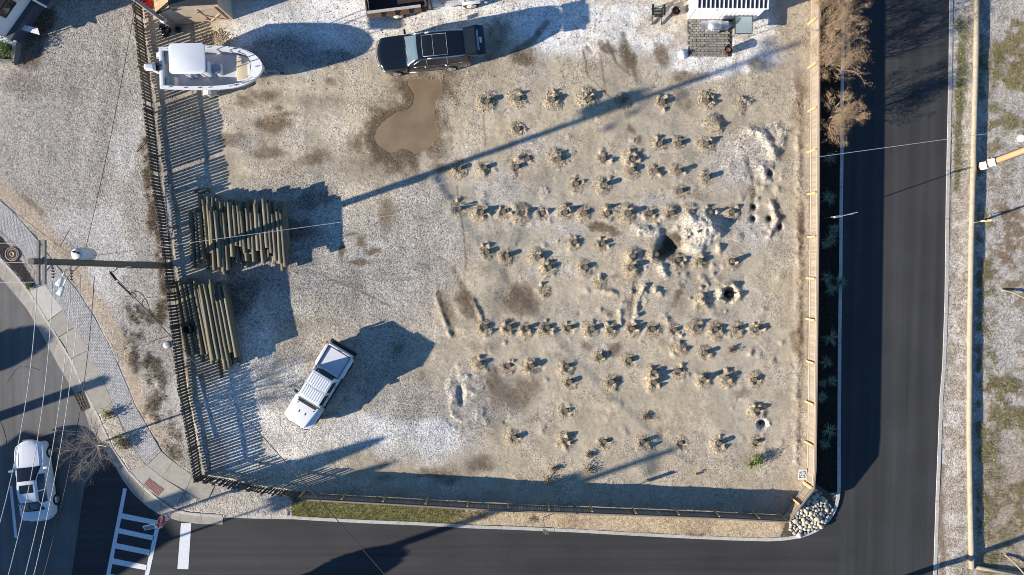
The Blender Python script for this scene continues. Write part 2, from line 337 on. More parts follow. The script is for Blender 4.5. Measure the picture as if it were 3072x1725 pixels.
# left of the picket fence: pale crushed shell drive
paint(np.ones_like(X), (0.345, 0.32, 0.285), 0.75)
paint(sstep(0.42, 0.62, n_big), (0.41, 0.38, 0.34), 0.7)
paint(sstep(0.55, 0.75, n_mid)*0.6, (0.30, 0.28, 0.25), 0.8)
for a in [(170, 220, 110, 60, 40), (60, 250, 80, 50, 20), (300, 480, 30, 130, 10), (170, 260, 60, 40, 0), (330, 300, 25, 150, 8)]: paint(blob(*a)*0.55, (0.27, 0.25, 0.225), 0.8)
for a in [(330, 760, 60, 160, 0), (380, 430, 40, 120, 5), (290, 830, 60, 40, 30), (250, 680, 120, 60, 0)]: paint(blob(*a)*0.6, WHITE*0.8, 0.6)
paint(stroke([(0, 560), (100, 660), (200, 780), (300, 920), (360, 1040), (420, 1200), (480, 1330)], 26)*0.75, (0.45, 0.36, 0.255), 0.5)
paint(stroke([(70, 590), (120, 640)], 10)*0.7, BROWN, 0.5)
wd = stroke([(437, 420), (452, 560), (465, 690), (490, 800), (490, 870), (480, 960)], 20, 0.6)
paint(wd*sstep(0.35, 0.6, n_sm+0.15*n_fine)*0.85, BROWN*0.8, 0.6)
for a in [(430, 950, 70, 40, 40), (410, 1060, 45, 90, -15), (470, 1150, 40, 110, -8), (500, 1300, 30, 80, -10), (520, 1240, 20, 40, 0), (530, 1375, 30, 25, 0), (445, 1235, 40, 45, 0)]:
    paint(blob(*a)*sstep(0.38, 0.62, n_sm*0.7+n_mid*0.3)*0.8, (0.20, 0.16, 0.115), 0.7)
paint(in_poly(PX, PY, [(-80, 690), (0, 705), (45, 755), (108, 848), (88, 868), (48, 820), (0, 768), (-80, 690)]).astype(float), (0.035, 0.032, 0.03), 0.9)
paint(in_poly(PX, PY, [(297, 1243), (340, 1205), (441, 1397), (386, 1409), (340, 1345)]).astype(float)*0.8, (0.42, 0.37, 0.30), 0.8)
paint(in_poly(PX, PY, [(560, 1480), (650, 1500), (760, 1490), (900, 1500), (880, 1550), (540, 1540)]).astype(float)*0.8, (0.44, 0.40, 0.34), 0.85)
# by the house: soil and darker stones
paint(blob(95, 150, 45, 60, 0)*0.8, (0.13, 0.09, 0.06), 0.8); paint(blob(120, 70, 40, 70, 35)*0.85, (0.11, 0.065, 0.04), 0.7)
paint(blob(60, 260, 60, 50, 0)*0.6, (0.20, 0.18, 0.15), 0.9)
# the lot: pale sand among stones
L_ = lot.astype(np.float32)
paint(L_, TAN, 0.32)
paint(L_*sstep(0.47, 0.60, n_mid*0.6+n_big*0.4)*0.65, (0.43, 0.385, 0.31), 0.75)
paint(L_*sstep(0.53, 0.66, n_w1)*0.6, SAND, 0.08)
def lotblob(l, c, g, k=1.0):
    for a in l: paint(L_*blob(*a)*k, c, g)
lotblob([(1000, 900, 320, 260, 0), (1230, 740, 190, 210, 0), (900, 640, 200, 150, 0), (820, 820, 160, 160, 0)], (0.37, 0.345, 0.305), 0.9, 0.85)
lotblob([(860, 770, 130, 110, 0), (1010, 880, 120, 70, 20), (880, 860, 60, 60, 0)], (0.265, 0.25, 0.23), 1.0, 0.7)
lotblob([(1320, 1230, 190, 130, 0), (1180, 1180, 160, 110, 20), (1480, 1180, 110, 90, 0)], (0.30, 0.275, 0.235), 1.0, 0.6)
lotblob([(700, 1280, 120, 160, 0), (850, 1330, 180, 80, 0), (760, 1130, 70, 200, 0), (880, 1180, 60, 130, 0), (1250, 1320, 160, 70, 0), (1080, 1290, 120, 60, 0)], (0.56, 0.545, 0.51), 0.85, 0.8)
lotblob([(1000, 60, 330, 80, 0), (1500, 60, 300, 90, 0), (1250, 60, 200, 80, 0), (900, 130, 260, 70, 0)], (0.70, 0.68, 0.64), 0.5, 0.85)
lotblob([(1780, 90, 260, 80, 0), (1720, 60, 160, 80, 0), (2240, 160, 110, 60, 0), (2200, 205, 150, 30, -15), (2060, 180, 90, 40, 0), (2290, 60, 50, 90, 0), (1900, 60, 140, 70, 0)], (0.72, 0.705, 0.67), 0.45, 0.92)
lotblob([(2000, 40, 60, 45, 0), (1950, 70, 60, 30, 0)], (0.55, 0.46, 0.34), 0.45, 0.6)
lotblob([(2200, 470, 90, 90, 0), (2250, 700, 60, 60, 0), (1720, 690, 60, 40, 0), (1600, 640, 90, 40, 0), (1500, 560, 70, 50, 0), (1600, 430, 50, 40, 0), (2250, 480, 60, 70, 0), (1970, 600, 60, 50, 0), (1690, 830, 120, 30, 0)], (0.46, 0.435, 0.395), 0.95, 0.6)
lotblob([(2180, 1230, 160, 90, 0), (1900, 1240, 150, 90, 0), (2100, 1050, 160, 60, 0), (1620, 350, 160, 60, 0), (1900, 400, 110, 60, 0), (1500, 380, 60, 60, 0), (2100, 640, 90, 20, 0), (1860, 540, 180, 30, 0), (1700, 880, 80, 40, 0)], SAND, 0.06, 0.7)
lotblob([(650, 130, 70, 30, -10), (620, 100, 50, 30, 0)], (0.47, 0.37, 0.235), 0.95, 0.9)
lotblob([(840, 160, 140, 60, -8), (980, 180, 90, 28, -12)], DGREY*1.15, 1.0, 0.75)
# ground along the picket fence: darker and browner
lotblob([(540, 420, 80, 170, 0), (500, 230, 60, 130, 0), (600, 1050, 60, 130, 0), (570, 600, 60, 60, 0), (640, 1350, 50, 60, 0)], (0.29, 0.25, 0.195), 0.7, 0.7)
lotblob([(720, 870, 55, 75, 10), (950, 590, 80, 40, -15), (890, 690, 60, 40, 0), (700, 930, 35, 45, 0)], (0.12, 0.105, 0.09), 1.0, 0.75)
# damp stains
DAMPS = [(800, 272, 55, 20, 0), (832, 318, 30, 12, 0), (812, 378, 75, 32, 5), (800, 440, 62, 22, 0), (850, 345, 60, 15, 0), (690, 420, 60, 30, 0), (930, 480, 60, 22, 0), (985, 250, 24, 14, 0), (1560, 178, 48, 20, -20), (1480, 130, 40, 90, 25), (1770, 147, 15, 10, 30), (1832, 142, 26, 26, 35), (1880, 170, 26, 42, -15), (1992, 160, 28, 52, -28), (2070, 230, 60, 18, 10), (1050, 704, 22, 8, 0), (1088, 726, 18, 24, -20), (1026, 762, 13, 22, 0), (1074, 790, 36, 13, 0), (1112, 757, 18, 12, 0), (1388, 893, 34, 22, 20),
         (1560, 905, 62, 58, 0), (1806, 684, 50, 13, 5), (1862, 832, 32, 12, 0), (1822, 930, 17, 13, 0), (1759, 1040, 20, 18, 0), (1834, 1038, 32, 22, 20), (2030, 890, 13, 34, 30), (2220, 1166, 32, 15, 0), (1912, 428, 12, 20, 0), (1880, 402, 20, 18, 0), (1570, 1170, 70, 55, 0), (1480, 1150, 40, 60, 0), (1320, 1420, 90, 22, 5), (1440, 1400, 50, 40, 0), (2260, 580, 20, 40, 0), (2050, 310, 30, 30, 0), (2330, 640, 14, 60, 0), (2400, 700, 15, 90, 0), (2400, 1000, 14, 110, 0), (2395, 300, 18, 100, 0), (2280, 190, 40, 26, 0), (1160, 640, 30, 60, 10), (1700, 1085, 30, 18, 0), (1330, 500, 40, 20, 0), (740, 300, 40, 20, 0)]
for a in DAMPS: paint(L_*blob(*a, edge=0.35)*(0.55+0.55*n_sm), DAMP, 0.4)
rd_ = random.Random(77)
for _ in range(150):
    a = (rd_.uniform(560, 2400), rd_.uniform(230, 1480), rd_.uniform(8, 55), rd_.uniform(6, 26), rd_.uniform(-40, 40)); paint(L_*blob(*a, edge=0.2)*(0.10+0.42*rd_.random())*(0.5+n_sm), rd_.choice((DAMP*1.25, (0.24, 0.20, 0.155), (0.25, 0.235, 0.21))), rd_.choice((0.3, 0.7, 1.0)))
paint(L_*sstep(0.52, 0.62, n_sm*0.55+n_mid*0.45)*(PX > 1380)*0.35, (0.25, 0.205, 0.155), 0.8)
pud_d = np.where(in_poly(PX, PY, PUDDLE), -1, 1)*seg_dist(PX, PY, PUDDLE)
paint(L_*(1-sstep(14, 74, pud_d+(n_w1-0.5)*120+(n_sm-0.5)*55))*0.95, (0.135, 0.098, 0.065), 0.5)
for pl, w in [([(1360, 806), (1395, 870), (1436, 957)], 9), ([(1316, 877), (1340, 940), (1364, 1008)], 8), ([(1870, 100), (1882, 150), (1910, 240)], 8), ([(1822, 120), (1850, 190), (1890, 225)], 5), ([(1750, 150), (1762, 225), (1835, 292)], 3), ([(1800, 160), (1820, 280)], 3), ([(1536, 165), (1600, 120), (1640, 70)], 12), ([(1372, 560), (1392, 700), (1398, 800)], 3), ([(1900, 840), (1892, 930)], 4), ([(960, 820), (1180, 920)], 3), ([(1448, 300), (1456, 440)], 3)]:
    paint(L_*stroke(pl, w, 0.12)*(0.4+0.6*n_sm), DAMP*0.95, 0.4)
# smears left by wheels and blade, slow drift of tone over the whole yard
def streaks(nx, ny, seed):
    s = fbm_grid(int(NY/ny)+2, int(NX/nx)+2, 9, 4, seed); yi = np.arange(NY)/ny; xi = np.arange(NX)/nx
    s = np.stack([np.interp(xi, np.arange(s.shape[1]), r) for r in s]); return np.stack([np.interp(yi, np.arange(s.shape[0]), c) for c in s.T], 1).astype(np.float32)
s1 = streaks(7, 1.3, 21); s2 = streaks(1.2, 5, 22); tone = 1+L_*((s1-0.5)*0.55*(PX < 1500)+(s2-0.5)*0.30+(n_mid-0.5)*0.45)+(1-L_)*((n_mid-0.5)*0.25+(s2-0.5)*0.25)
warm = (n_big-0.5)*0.22*L_; col *= np.clip(tone, 0.55, 1.4)[..., None]; col[..., 0] *= 1+warm*0.5; col[..., 2] *= 1-warm
for a in [(1050, 704, 24, 8, 0), (1088, 726, 18, 26, -20), (1026, 762, 13, 24, 0), (1074, 790, 38, 14, 0), (1112, 757, 20, 13, 0), (1388, 893, 36, 24, 20), (1560, 905, 60, 55, 0), (1400, 930, 20, 60, -28), (1340, 920, 16, 66, -22), (1882, 150, 20, 40, -15), (1832, 142, 24, 24, 35), (1992, 160, 26, 50, -28), (1560, 178, 46, 18, -20), (812, 378, 66, 26, 5), (1806, 684, 46, 12, 5), (1834, 1038, 30, 20, 20)]: paint(L_*blob(*a, edge=0.45)*(0.45+0.6*n_fine), DAMP*0.9, 0.5)
# the strip and soil outside the fences
vb = sel & (tv > 0.01)
tanverge = vb & (PX+(n_mid-0.5)*70 > 885)
paint(tanverge*1.0, (0.46, 0.37, 0.25), 0.5); paint(tanverge*sstep(0.5, 0.65, n_mid)*0.7, (0.33, 0.25, 0.165), 0.6)
paint((tanverge & (PX < 1420))*(1-sstep(1330, 1420, PX+(n_mid-0.5)*90))*1.0, (0.185, 0.175, 0.07), 0.4)
bedm = ((t > 0.03) & (X < xe-1) & (PY < 1480))
paint(bedm*1.0, MULCH, 0.8)
paint(in_poly(PX, PY, [(2436, 1445), (2520, 1500), (2500, 1560), (2440, 1605), (2340, 1612), (2360, 1556)])*1.0, (0.10, 0.085, 0.065), 0.6)
# the field beyond the side street
F_ = (X > xe).astype(np.float32)
paint(F_, (0.44, 0.405, 0.36), 0.75); paint(F_*sstep(0.42, 0.58, n_sm*0.6+n_mid*0.4)*0.75, (0.27, 0.23, 0.18), 0.85)
grn = sstep(0.47, 0.60, n_big*0.5+n_mid*0.5)*(PX > 2930)
paint(F_*grn*sstep(0.38, 0.55, n_sm)*0.8, (0.17, 0.16, 0.085), 0.6)
paint(F_*(PX > 2930)*sstep(1100, 1500, PY)*0.75, (0.33, 0.27, 0.20), 0.6)
for a in [(3030, 720, 50, 90, 0), (3050, 880, 40, 50, 0), (3020, 640, 60, 30, 0)]: paint(F_*blob(*a)*sstep(0.35, 0.55, n_sm)*0.8, (0.19, 0.135, 0.085), 0.6)
paint(F_*stroke([(2880, 140), (2878, 330), (2870, 560)], 12, 0.25)*0.8, (0.12, 0.085, 0.06), 0.5)
paint(F_*stroke([(2846, -60), (2850, 300), (2852, 700)], 4, 0.2)*0.6, (0.16, 0.13, 0.10), 0.6)
paint(F_*stroke([(2826, 1400), (2822, 1560), (2830, 1725)], 10, 0.4)*0.75, (0.19, 0.13, 0.09), 0.5)
# ---- heights
Zg = base.copy()
Zg += (n_big-0.5)*0.10*L_+(n_mid-0.5)*0.05+(n_sm-0.5)*0.016+(n_fine-0.5)*0.012+(n_fx-0.5)*0.006*grav
pr = np.zeros_like(X)          # freshly dug
def ix(px, py):
    p = P(px, py); return p.x, p.y
def window(x, y, r):
    i0, i1 = max(0, int((x-r-GX0)/GS)), min(NX, int((x+r-GX0)/GS)+1); j0, j1 = max(0, int((y-r-GY0)/GS)), min(NY, int((y+r-GY0)/GS)+1)
    return slice(j0, j1), slice(i0, i1)
def bump(x, y, r, h, noise=0.7, colr=None, k=0.6, g=0.9):
    w = window(x, y, r*2.2); d = np.hypot(X[w]-x, Y[w]-y)/r; e = np.exp(-d*d)
    Zg[w] += h*e*(1-noise+2*noise*n_sm[w]); pr[w] = np.maximum(pr[w], e)
    if colr is not None:
        m = (e*k)[..., None]; col[w] = col[w]*(1-m)+np.array(colr, np.float32)*m; grav[w] = grav[w]*(1-e)+g*e
rb = random.Random(5)
def mound(x, y, R, h):
    w = window(x, y, R*1.5); d = np.hypot(X[w]-x, (Y[w]-y)*1.05)/R+(n_sm[w]-0.5)*0.55+(n_fine[w]-0.5)*0.25
    Zg[w] += h*(1-sstep(0.15, 1.0, d))*(0.75+0.5*n_sm[w]); e = 1-sstep(0.72, 1.05, d); pr[w] = np.maximum(pr[w], e*0.9)
    m = (e*0.72)[..., None]; col[w] = col[w]*(1-m)+np.array((0.315, 0.25, 0.165), np.float32)*m; grav[w] = grav[w]*(1-e)+1.0*e
    m = ((1-sstep(0.9, 1.5, d))*(1-e)*0.55)[..., None]; col[w] = col[w]*(1-m)+np.array((0.49, 0.425, 0.325), np.float32)*m; grav[w] *= 1-0.7*m[..., 0]
for i, (px, py) in enumerate(PILES+MOUND_ONLY):
    x, y = ix(px, py); big = rb.random()
    mound(x+rb.uniform(-.16, .02), y+rb.uniform(-.14, .06), 0.50+0.28*big, 0.045+0.085*big)
    for _ in range(3+int(4*big)):
        a = rb.uniform(0, 6.28); d = rb.uniform(0.2, 0.55+0.15*big); bump(x+d*math.cos(a), y+d*math.sin(a), rb.uniform(0.08, 0.18), rb.uniform(0.01, 0.045), 0.8)
    for _ in range(rb.choice((0, 1, 2, 3))): a = rb.uniform(-0.9, 2.3); d = rb.uniform(0.2, 0.5); bump(x+d*math.cos(a), y+d*math.sin(a), rb.uniform(0.07, 0.12), rb.uniform(0.07, 0.15), 0.5, (0.27, 0.21, 0.14), 0.7)
    if i < len(PILES): bump(x-0.02, y, 0.20, -0.10-0.08*rb.random(), 0.2)
for _ in range(120):           # loose clods over the dug half of the lot
    px = rb.uniform(1430, 2360); py = rb.uniform(320, 1330); x, y = ix(px, py); bump(x, y, rb.uniform(0.07, 0.3), rb.uniform(0.015, 0.055)*rb.choice((1, 1, 1, -0.7)), 0.9)
def ridge(pts, w, h, n=0.7, colr=None):
    for p in poly_line([tuple(ix(*q))+(0,) for q in pts], w*0.6): bump(p.x+rb.uniform(-.1, .1)*w*3, p.y+rb.uniform(-.1, .1)*w*3, w*rb.uniform(0.8, 1.25), h*0.36*rb.uniform(0.3, 1.2), n, colr, 0.2)
WHT = (0.60, 0.56, 0.48)
# excavation with its spoil heap, the open pipe pit, trenches, tracked corner
for a in [(2092, 690, 0.75, 0.24), (2120, 705, 0.6, 0.14), (2070, 660, 0.55, 0.12), (2110, 660, 0.6, 0.16), (2140, 680, 0.5, 0.22), (2055, 700, 0.35, 0.12), (2085, 745, 0.5, 0.16)]: bump(*ix(a[0], a[1]), a[2], a[3], 0.5, (0.58, 0.53, 0.44), 0.8)
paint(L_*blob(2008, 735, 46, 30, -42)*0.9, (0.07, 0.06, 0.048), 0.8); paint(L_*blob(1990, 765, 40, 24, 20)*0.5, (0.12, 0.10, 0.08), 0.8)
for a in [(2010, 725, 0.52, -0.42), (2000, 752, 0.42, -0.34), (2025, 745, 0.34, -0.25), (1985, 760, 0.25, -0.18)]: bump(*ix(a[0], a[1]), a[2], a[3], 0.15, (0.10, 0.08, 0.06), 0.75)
ridge([(1905, 680), (1940, 695), (1985, 700)], 0.2, 0.12, 0.7, WHT); ridge([(1985, 800), (2000, 830)], 0.2, 0.14, 0.7, WHT)
ring = [(2190+26*math.cos(a), 880+24*math.sin(a)) for a in np.linspace(0, 6.28, 14)]
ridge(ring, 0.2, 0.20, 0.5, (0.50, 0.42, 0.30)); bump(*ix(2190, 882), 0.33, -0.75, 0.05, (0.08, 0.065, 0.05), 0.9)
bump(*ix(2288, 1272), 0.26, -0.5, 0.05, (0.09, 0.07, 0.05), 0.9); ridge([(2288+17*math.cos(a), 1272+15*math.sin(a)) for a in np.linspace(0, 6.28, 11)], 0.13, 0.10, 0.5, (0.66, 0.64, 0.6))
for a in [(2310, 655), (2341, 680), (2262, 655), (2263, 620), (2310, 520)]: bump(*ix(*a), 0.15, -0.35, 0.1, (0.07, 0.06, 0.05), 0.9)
ridge([(1908, 830), (1905, 880), (1893, 950)], 0.16, -0.02, 0.7, (0.2, 0.17, 0.13)); ridge([(1935, 850), (1915, 900), (1905, 940)], 0.15, 0.12, 0.6)
ridge([(1790, 870), (1830, 875), (1850, 880)], 0.16, 0.12); ridge([(1860, 930), (1862, 980)], 0.13, 0.10); ridge([(2100, 890), (2130, 930)], 0.16, 0.13); ridge([(2085, 900), (2090, 925)], 0.12, 0.10)
ridge([(2230, 390), (2280, 400), (2335, 380), (2350, 400), (2330, 450)], 0.26, 0.11, 0.6, WHT); ridge([(2280, 400), (2305, 430), (2325, 470)], 0.25, 0.16, 0.6, WHT)
ridge([(2245, 470), (2260, 520), (2262, 590)], 0.18, -0.04, 0.7, (0.2, 0.16, 0.12)); ridge([(2285, 500), (2300, 540)], 0.22, 0.14, 0.6, WHT); ridge([(2310, 600), (2330, 660), (2300, 720)], 0.16, 0.10, 0.7, WHT)
for k in range(9): ridge([(2268+k*6, 478+k*1.2), (2270+k*6, 500+k*1.2)], 0.05, 0.05, 0.2)
for cx_, cy_, r_ in [(1395, 1215, 42), (1420, 1150, 26), (1375, 1160, 30)]: ridge([(cx_+r_*math.cos(a), cy_+r_*1.15*math.sin(a)) for a in np.linspace(0.3, 5.6, 14)], 0.17, 0.045, 0.5, (0.47, 0.43, 0.36))
ridge([(1380, 1155), (1388, 1210)], 0.16, -0.12, 0.4); ridge([(1316, 877), (1340, 940), (1364, 1008)], 0.16, -0.012, 0.6); ridge([(1360, 806), (1395, 870), (1436, 957)], 0.16, -0.012, 0.6)
ridge([(1305, 880), (1330, 950), (1350, 1010)], 0.12, 0.06, 0.6); ridge([(1420, 900), (1445, 960)], 0.12, 0.07, 0.6)
for _ in range(30): bump(*ix(rb.uniform(1340, 1480), rb.uniform(1090, 1290)), rb.uniform(0.08, 0.22), rb.uniform(0.01, 0.04), 0.8)
for _ in range(36): bump(*ix(rb.uniform(2215, 2345), rb.uniform(370, 740)), rb.uniform(0.08, 0.22), rb.uniform(0.015, 0.05), 0.8)
for _ in range(80): bump(*ix(rb.uniform(1890, 2170), rb.uniform(640, 960)), rb.uniform(0.07, 0.2), rb.uniform(0.02, 0.08), 0.8)
ridge([(2395, 300), (2396, 700), (2392, 1100), (2388, 1400)], 0.2, 0.05, 0.8)
Zg += pr*(n_fine-0.5)*0.028+pr*(n_fx-0.5)*0.016
Zg = np.where(pud_d < 30, np.minimum(Zg, 0.02)*sstep(0, 30, pud_d)+(-0.02+0.02*n_sm)*(1-sstep(0, 30, pud_d)), Zg)
Zg = np.where(pud_d < 0, -0.03-0.05*sstep(0, 25, -pud_d), Zg)
WATER_Z = -0.018
# ---- cut away what lies under streets, walks and patio
gut_w = W(GUT_OUT, ZL); cross_edge = [tuple(P(a, b, zroad(P(a, b)[0])))[:2] for a, b in KERB_OUT]
er_w = W(EDGE_R, ZR)
road_w = gut_w+[tuple(P(668, 1556, ZL))[:2], tuple(P(872, 1552, ZL))[:2]]+cross_edge+[tuple(P(2533, -400, ZR))[:2], tuple(P(2851, -400, ZR))[:2]]+er_w+[(er_w[-1][0], -40), (-50, -40), (-50, gut_w[0][1])]
walk_px = KERB_IN[:9]+[(297, 1243), (338, 1206)]+PAV_L[8:3:-1]+[(131, 853), (88, 871)]
inroad = in_poly(X, Y, road_w)
rd = seg_dist(X, Y, road_w, True)
walk = in_poly(PX, PY, [(88, 871), (131, 853)]+PAV_L[5:9]+[(296, 1243)]+KERB_IN[6:2:-1]) | in_poly(PX, PY, PAV_L+PAV_R[::-1]) | in_poly(PX, PY, [Z((0, 1150, 2.514), *p) for p in [(975, 655), (1110, 618), (1215, 510), (1305, 590), (1450, 690), (1620, 770), (1560, 895), (1385, 818), (1330, 937), (1190, 862)]]) | in_poly(PX, PY, [(2065, 58), (2197, 58), (2197, 170), (2065, 170)])
Zg = np.where(walk, np.minimum(Zg, -0.03), Zg)
gutter = in_poly(PX, PY, GUT_OUT+KERB_IN[::-1]) | (seg_dist(X, Y, gut_w, False) < 0.22); Zg = np.where(gutter, -0.22, Zg)
Zg = np.where(inroad | (rd < 0.135), -0.5, Zg)
drop = inroad & (rd > 0.12)
def ground_z(x, y):
    i = min(NX-1, max(0, int(round((x-GX0)/GS)))); j = min(NY-1, max(0, int(round((y-GY0)/GS)))); return float(Zg[j, i])
idx = np.arange(NX*NY).reshape(NY, NX); q = np.stack([idx[:-1, :-1], idx[:-1, 1:], idx[1:, 1:], idx[1:, :-1]], -1).reshape(-1, 4)
keep = ~drop.ravel()[q].all(1); q = q[keep]
used = np.zeros(NX*NY, bool); used[q.ravel()] = True; remap = np.cumsum(used)-1; q = remap[q]
co = np.stack([X, Y, Zg], -1).reshape(-1, 3)[used].astype(np.float32)
me = bpy.data.meshes.new('ground'); me.vertices.add(len(co)); me.vertices.foreach_set('co', co.ravel())
me.loops.add(q.size); me.loops.foreach_set('vertex_index', q.ravel().astype(np.int32)); me.polygons.add(len(q))
me.polygons.foreach_set('loop_start', np.arange(0, q.size, 4, dtype=np.int32)); me.polygons.foreach_set('loop_total', np.full(len(q), 4, np.int32)); me.polygons.foreach_set('use_smooth', np.ones(len(q), bool))
me.update(); ca = me.color_attributes.new('Col', 'FLOAT_COLOR', 'POINT')
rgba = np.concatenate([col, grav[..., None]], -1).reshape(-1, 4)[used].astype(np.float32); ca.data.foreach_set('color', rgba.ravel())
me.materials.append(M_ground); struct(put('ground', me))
far = MB(); R_ = 600
for a in [(-R_, R_, GY1-0.1, R_), (-R_, R_, -R_, GY0-3), (-R_, GX0+0.1, GY0-3, GY1-0.1), (GX1-0.1, R_, GY0-3, GY1-0.1)]: far.add([(a[0], a[2], -0.75), (a[1], a[2], -0.75), (a[1], a[3], -0.75), (a[0], a[3], -0.75)], [(0, 1, 2, 3)])
struct(far.build('terrain', mat('far_ground', (0.33, 0.31, 0.27), 0.95, 0.3, 0.4)))
# ---- the puddle
pz = MB(); pw = [tuple(P(*p, WATER_Z)) for p in [tuple(a) for a in smooth_line([p+(0,) for p in PUDDLE]+[PUDDLE[0]+(0,)], 4)][:-1] for p in [p[:2]]]
cen = P(1250, 330, 0)
pw2 = [(cen.x+(p[0]-cen.x)*1.03, cen.y+(p[1]-cen.y)*1.03, WATER_Z) for p in pw]
pz.add(pw2, [tuple(range(len(pw2)))[::-1]])
mw, nt, N, L, b = nodes('muddy_water'); b.inputs['Roughness'].default_value = 0.07; b.inputs['Specular IOR Level'].default_value = 0.22
nz = N.new('ShaderNodeTexNoise'); nz.inputs['Scale'].default_value = 0.9; nz.inputs['Detail'].default_value = 4; tc = N.new('ShaderNodeTexCoord'); L.new(tc.outputs['Object'], nz.inputs[0])
cr = N.new('ShaderNodeValToRGB'); cr.color_ramp.elements[0].position = 0.35; cr.color_ramp.elements[0].color = (0.205, 0.15, 0.095, 1); cr.color_ramp.elements[1].position = 0.62; cr.color_ramp.elements[1].color = (0.255, 0.19, 0.122, 1); L.new(nz.outputs[0], cr.inputs[0]); L.new(cr.outputs[0], b.inputs['Base Color'])
pu = pz.build('puddle', mw); bm = bmesh.new(); bm.from_mesh(pu.data); bmesh.ops.triangulate(bm, faces=bm.faces); bmesh.ops.recalc_face_normals(bm, faces=bm.faces)
if sum(f.normal.z for f in bm.faces) < 0: bmesh.ops.reverse_faces(bm, faces=bm.faces)
bm.to_mesh(pu.data); bm.free(); struct(pu)
# ================================================================ streets, kerbs, walks, paint
def strip(name, top, bot, m):
    mb = MB(); n = len(top)
    mb.add(list(top)+list(bot), [(i, n+i, n+i+1, i+1) for i in range(n-1)]); return struct(mb.build(name, m))
# cross street: new asphalt along the bottom fence
te = [(-140, 1335), (300, 1300), (352, 1375), (380, 1425), (410, 1466), (450, 1505), (490, 1530), (535, 1548), (597, 1556), (667, 1557), (669, 1551), (760, 1553), (880, 1554)]+KERB_OUT[1:20]
tp = []
for a, b_ in te:
    x = P(a, b_, -0.2).x; z = zroad(x); p = P(a, b_, z); tp.append((p.x, p.y+(0.06 if 880 < a < 2521 else 0), z-0.004 if a < 302 else z))
for i in range(1, len(tp)):
    if tp[i][0] <= tp[i-1][0]: tp[i] = (tp[i-1][0]+0.002, tp[i][1], tp[i][2])
strip('cross_street', tp, [(p[0], -30.0, p[2]) for p in tp], M_asphx)
# side street
lf = [P(a, b_, ZR) for a, b_ in KERB_OUT[19:]]; lf = [(p.x-0.06, p.y, ZR) for p in lf]; xl = tp[-1][0]
ys = [-30, -25, -20, lf[0][1]]+[p[1] for p in lf[1:]]+[30]
lx = [xl]*4+[p[0] for p in lf[1:]]+[lf[-1][0]]
erx = sorted([(P(*p, ZR).y, P(*p, ZR).x) for p in EDGE_R]); ery = [e[0] for e in erx]; erxx = [e[1] for e in erx]
rx_ = [float(np.interp(y, ery, erxx))+0.03 for y in ys]
strip('side_street', [(x, y, ZR) for x, y in zip(lx, ys)][::-1], [(x, y, ZR) for x, y in zip(rx_, ys)][::-1], M_asph)
# old street
def mid_gut(k):
    a = GUT_OUT[k]; b_ = min(KERB_IN, key=lambda q_: (q_[0]-a[0])**2+(q_[1]-a[1])**2); return ((a[0]+b_[0])/2, (a[1]+b_[1])/2)
mb = MB(); poly = [P(a, b_, ZL) for a, b_ in [mid_gut(k) for k in range(10)]+[(252, 1465), (215, 1725), (190, 1960), (-300, 1960), (-300, 600)]]
mb.add([tuple(p) for p in poly], [tuple(range(len(poly)))[::-1]]); o = mb.build('old_street', M_aspho); bm = bmesh.new(); bm.from_mesh(o.data); bmesh.ops.triangulate(bm, faces=bm.faces)
for f in bm.faces:
    if f.normal.z < 0: f.normal_flip()
bm.to_mesh(o.data); bm.free(); struct(o)
# cracks sealed in the old street
for pts in [[(0, 1262), (14, 1300), (20, 1335)], [(20, 1150), (60, 1100), (120, 1110)]]:
    mb = MB(); ps = [P(a, b_, ZL+0.003) for a, b_ in pts]; mb.tube(smooth_line(ps, 4), 0.008, 4); o = mb.build('crack_seal', M_trim); struct(o)
def resample(pts, n):
    pts = [Vector(p) for p in pts]; d = [0]
    for a, b_ in zip(pts[:-1], pts[1:]): d.append(d[-1]+(b_-a).length)
    return [Vector([np.interp(d[-1]*k/n, d, [p[c] for p in pts]) for c in range(len(pts[0]))]) for k in range(n+1)]
def sections(parent, name, inner, outer, per, z0, z1f, m, gap=0.010, bev=0.0):
    n = (len(inner)-1)//per
    for k in range(n):
        i0, i1 = k*per, (k+1)*per; A = [Vector(p) for p in inner[i0:i1+1]]; B = [Vector(p) for p in outer[i0:i1+1]]
        for Q_ in (A, B):
            d = (Q_[1]-Q_[0]).normalized(); Q_[0] = Q_[0]+d*gap; d = (Q_[-1]-Q_[-2]).normalized(); Q_[-1] = Q_[-1]-d*gap
        vs_ = []; fs = []
        for a, b_ in zip(A, B): vs_ += [(a.x, a.y, z0), (b_.x, b_.y, z0), (b_.x, b_.y, z1f(b_.x)), (a.x, a.y, z1f(a.x))]
        for j in range(len(A)-1):
            o = j*4
            for e in range(4): fs.append((o+e, o+4+e, o+4+(e+1) % 4, o+(e+1) % 4))
        fs += [(0, 1, 2, 3), tuple(len(vs_)-4+e for e in (3, 2, 1, 0))]
        mb = MB().add(vs_, fs); ob = mb.build(name, m, parent, bevel=bev, seg=1)
def offset_line(pts, d):
    out = []
    for i, p in enumerate(pts):
        t_ = (Vector(pts[min(i+1, len(pts)-1)])-Vector(pts[max(i-1, 0)])).normalized(); out.append(Vector(p)+Vector((-t_.y, t_.x))*d)
    return out
def shell(name):
    o = bpy.data.objects.new(name, None); C.objects.link(o); return struct(o)
# kerb round the lot (long precast lengths)
ko = [P(a, b_, zroad(P(a, b_)[0])) for a, b_ in KERB_OUT]; ko = resample([(p.x, p.y) for p in ko], 21*6)
ki = offset_line(ko, 0.21)
kerb = shell('lot_kerb'); sections(kerb, 'kerb_section', ki, ko, 6, -0.75, lambda x: zroad(x)+0.11, M_kerb, 0.008, 0.012)
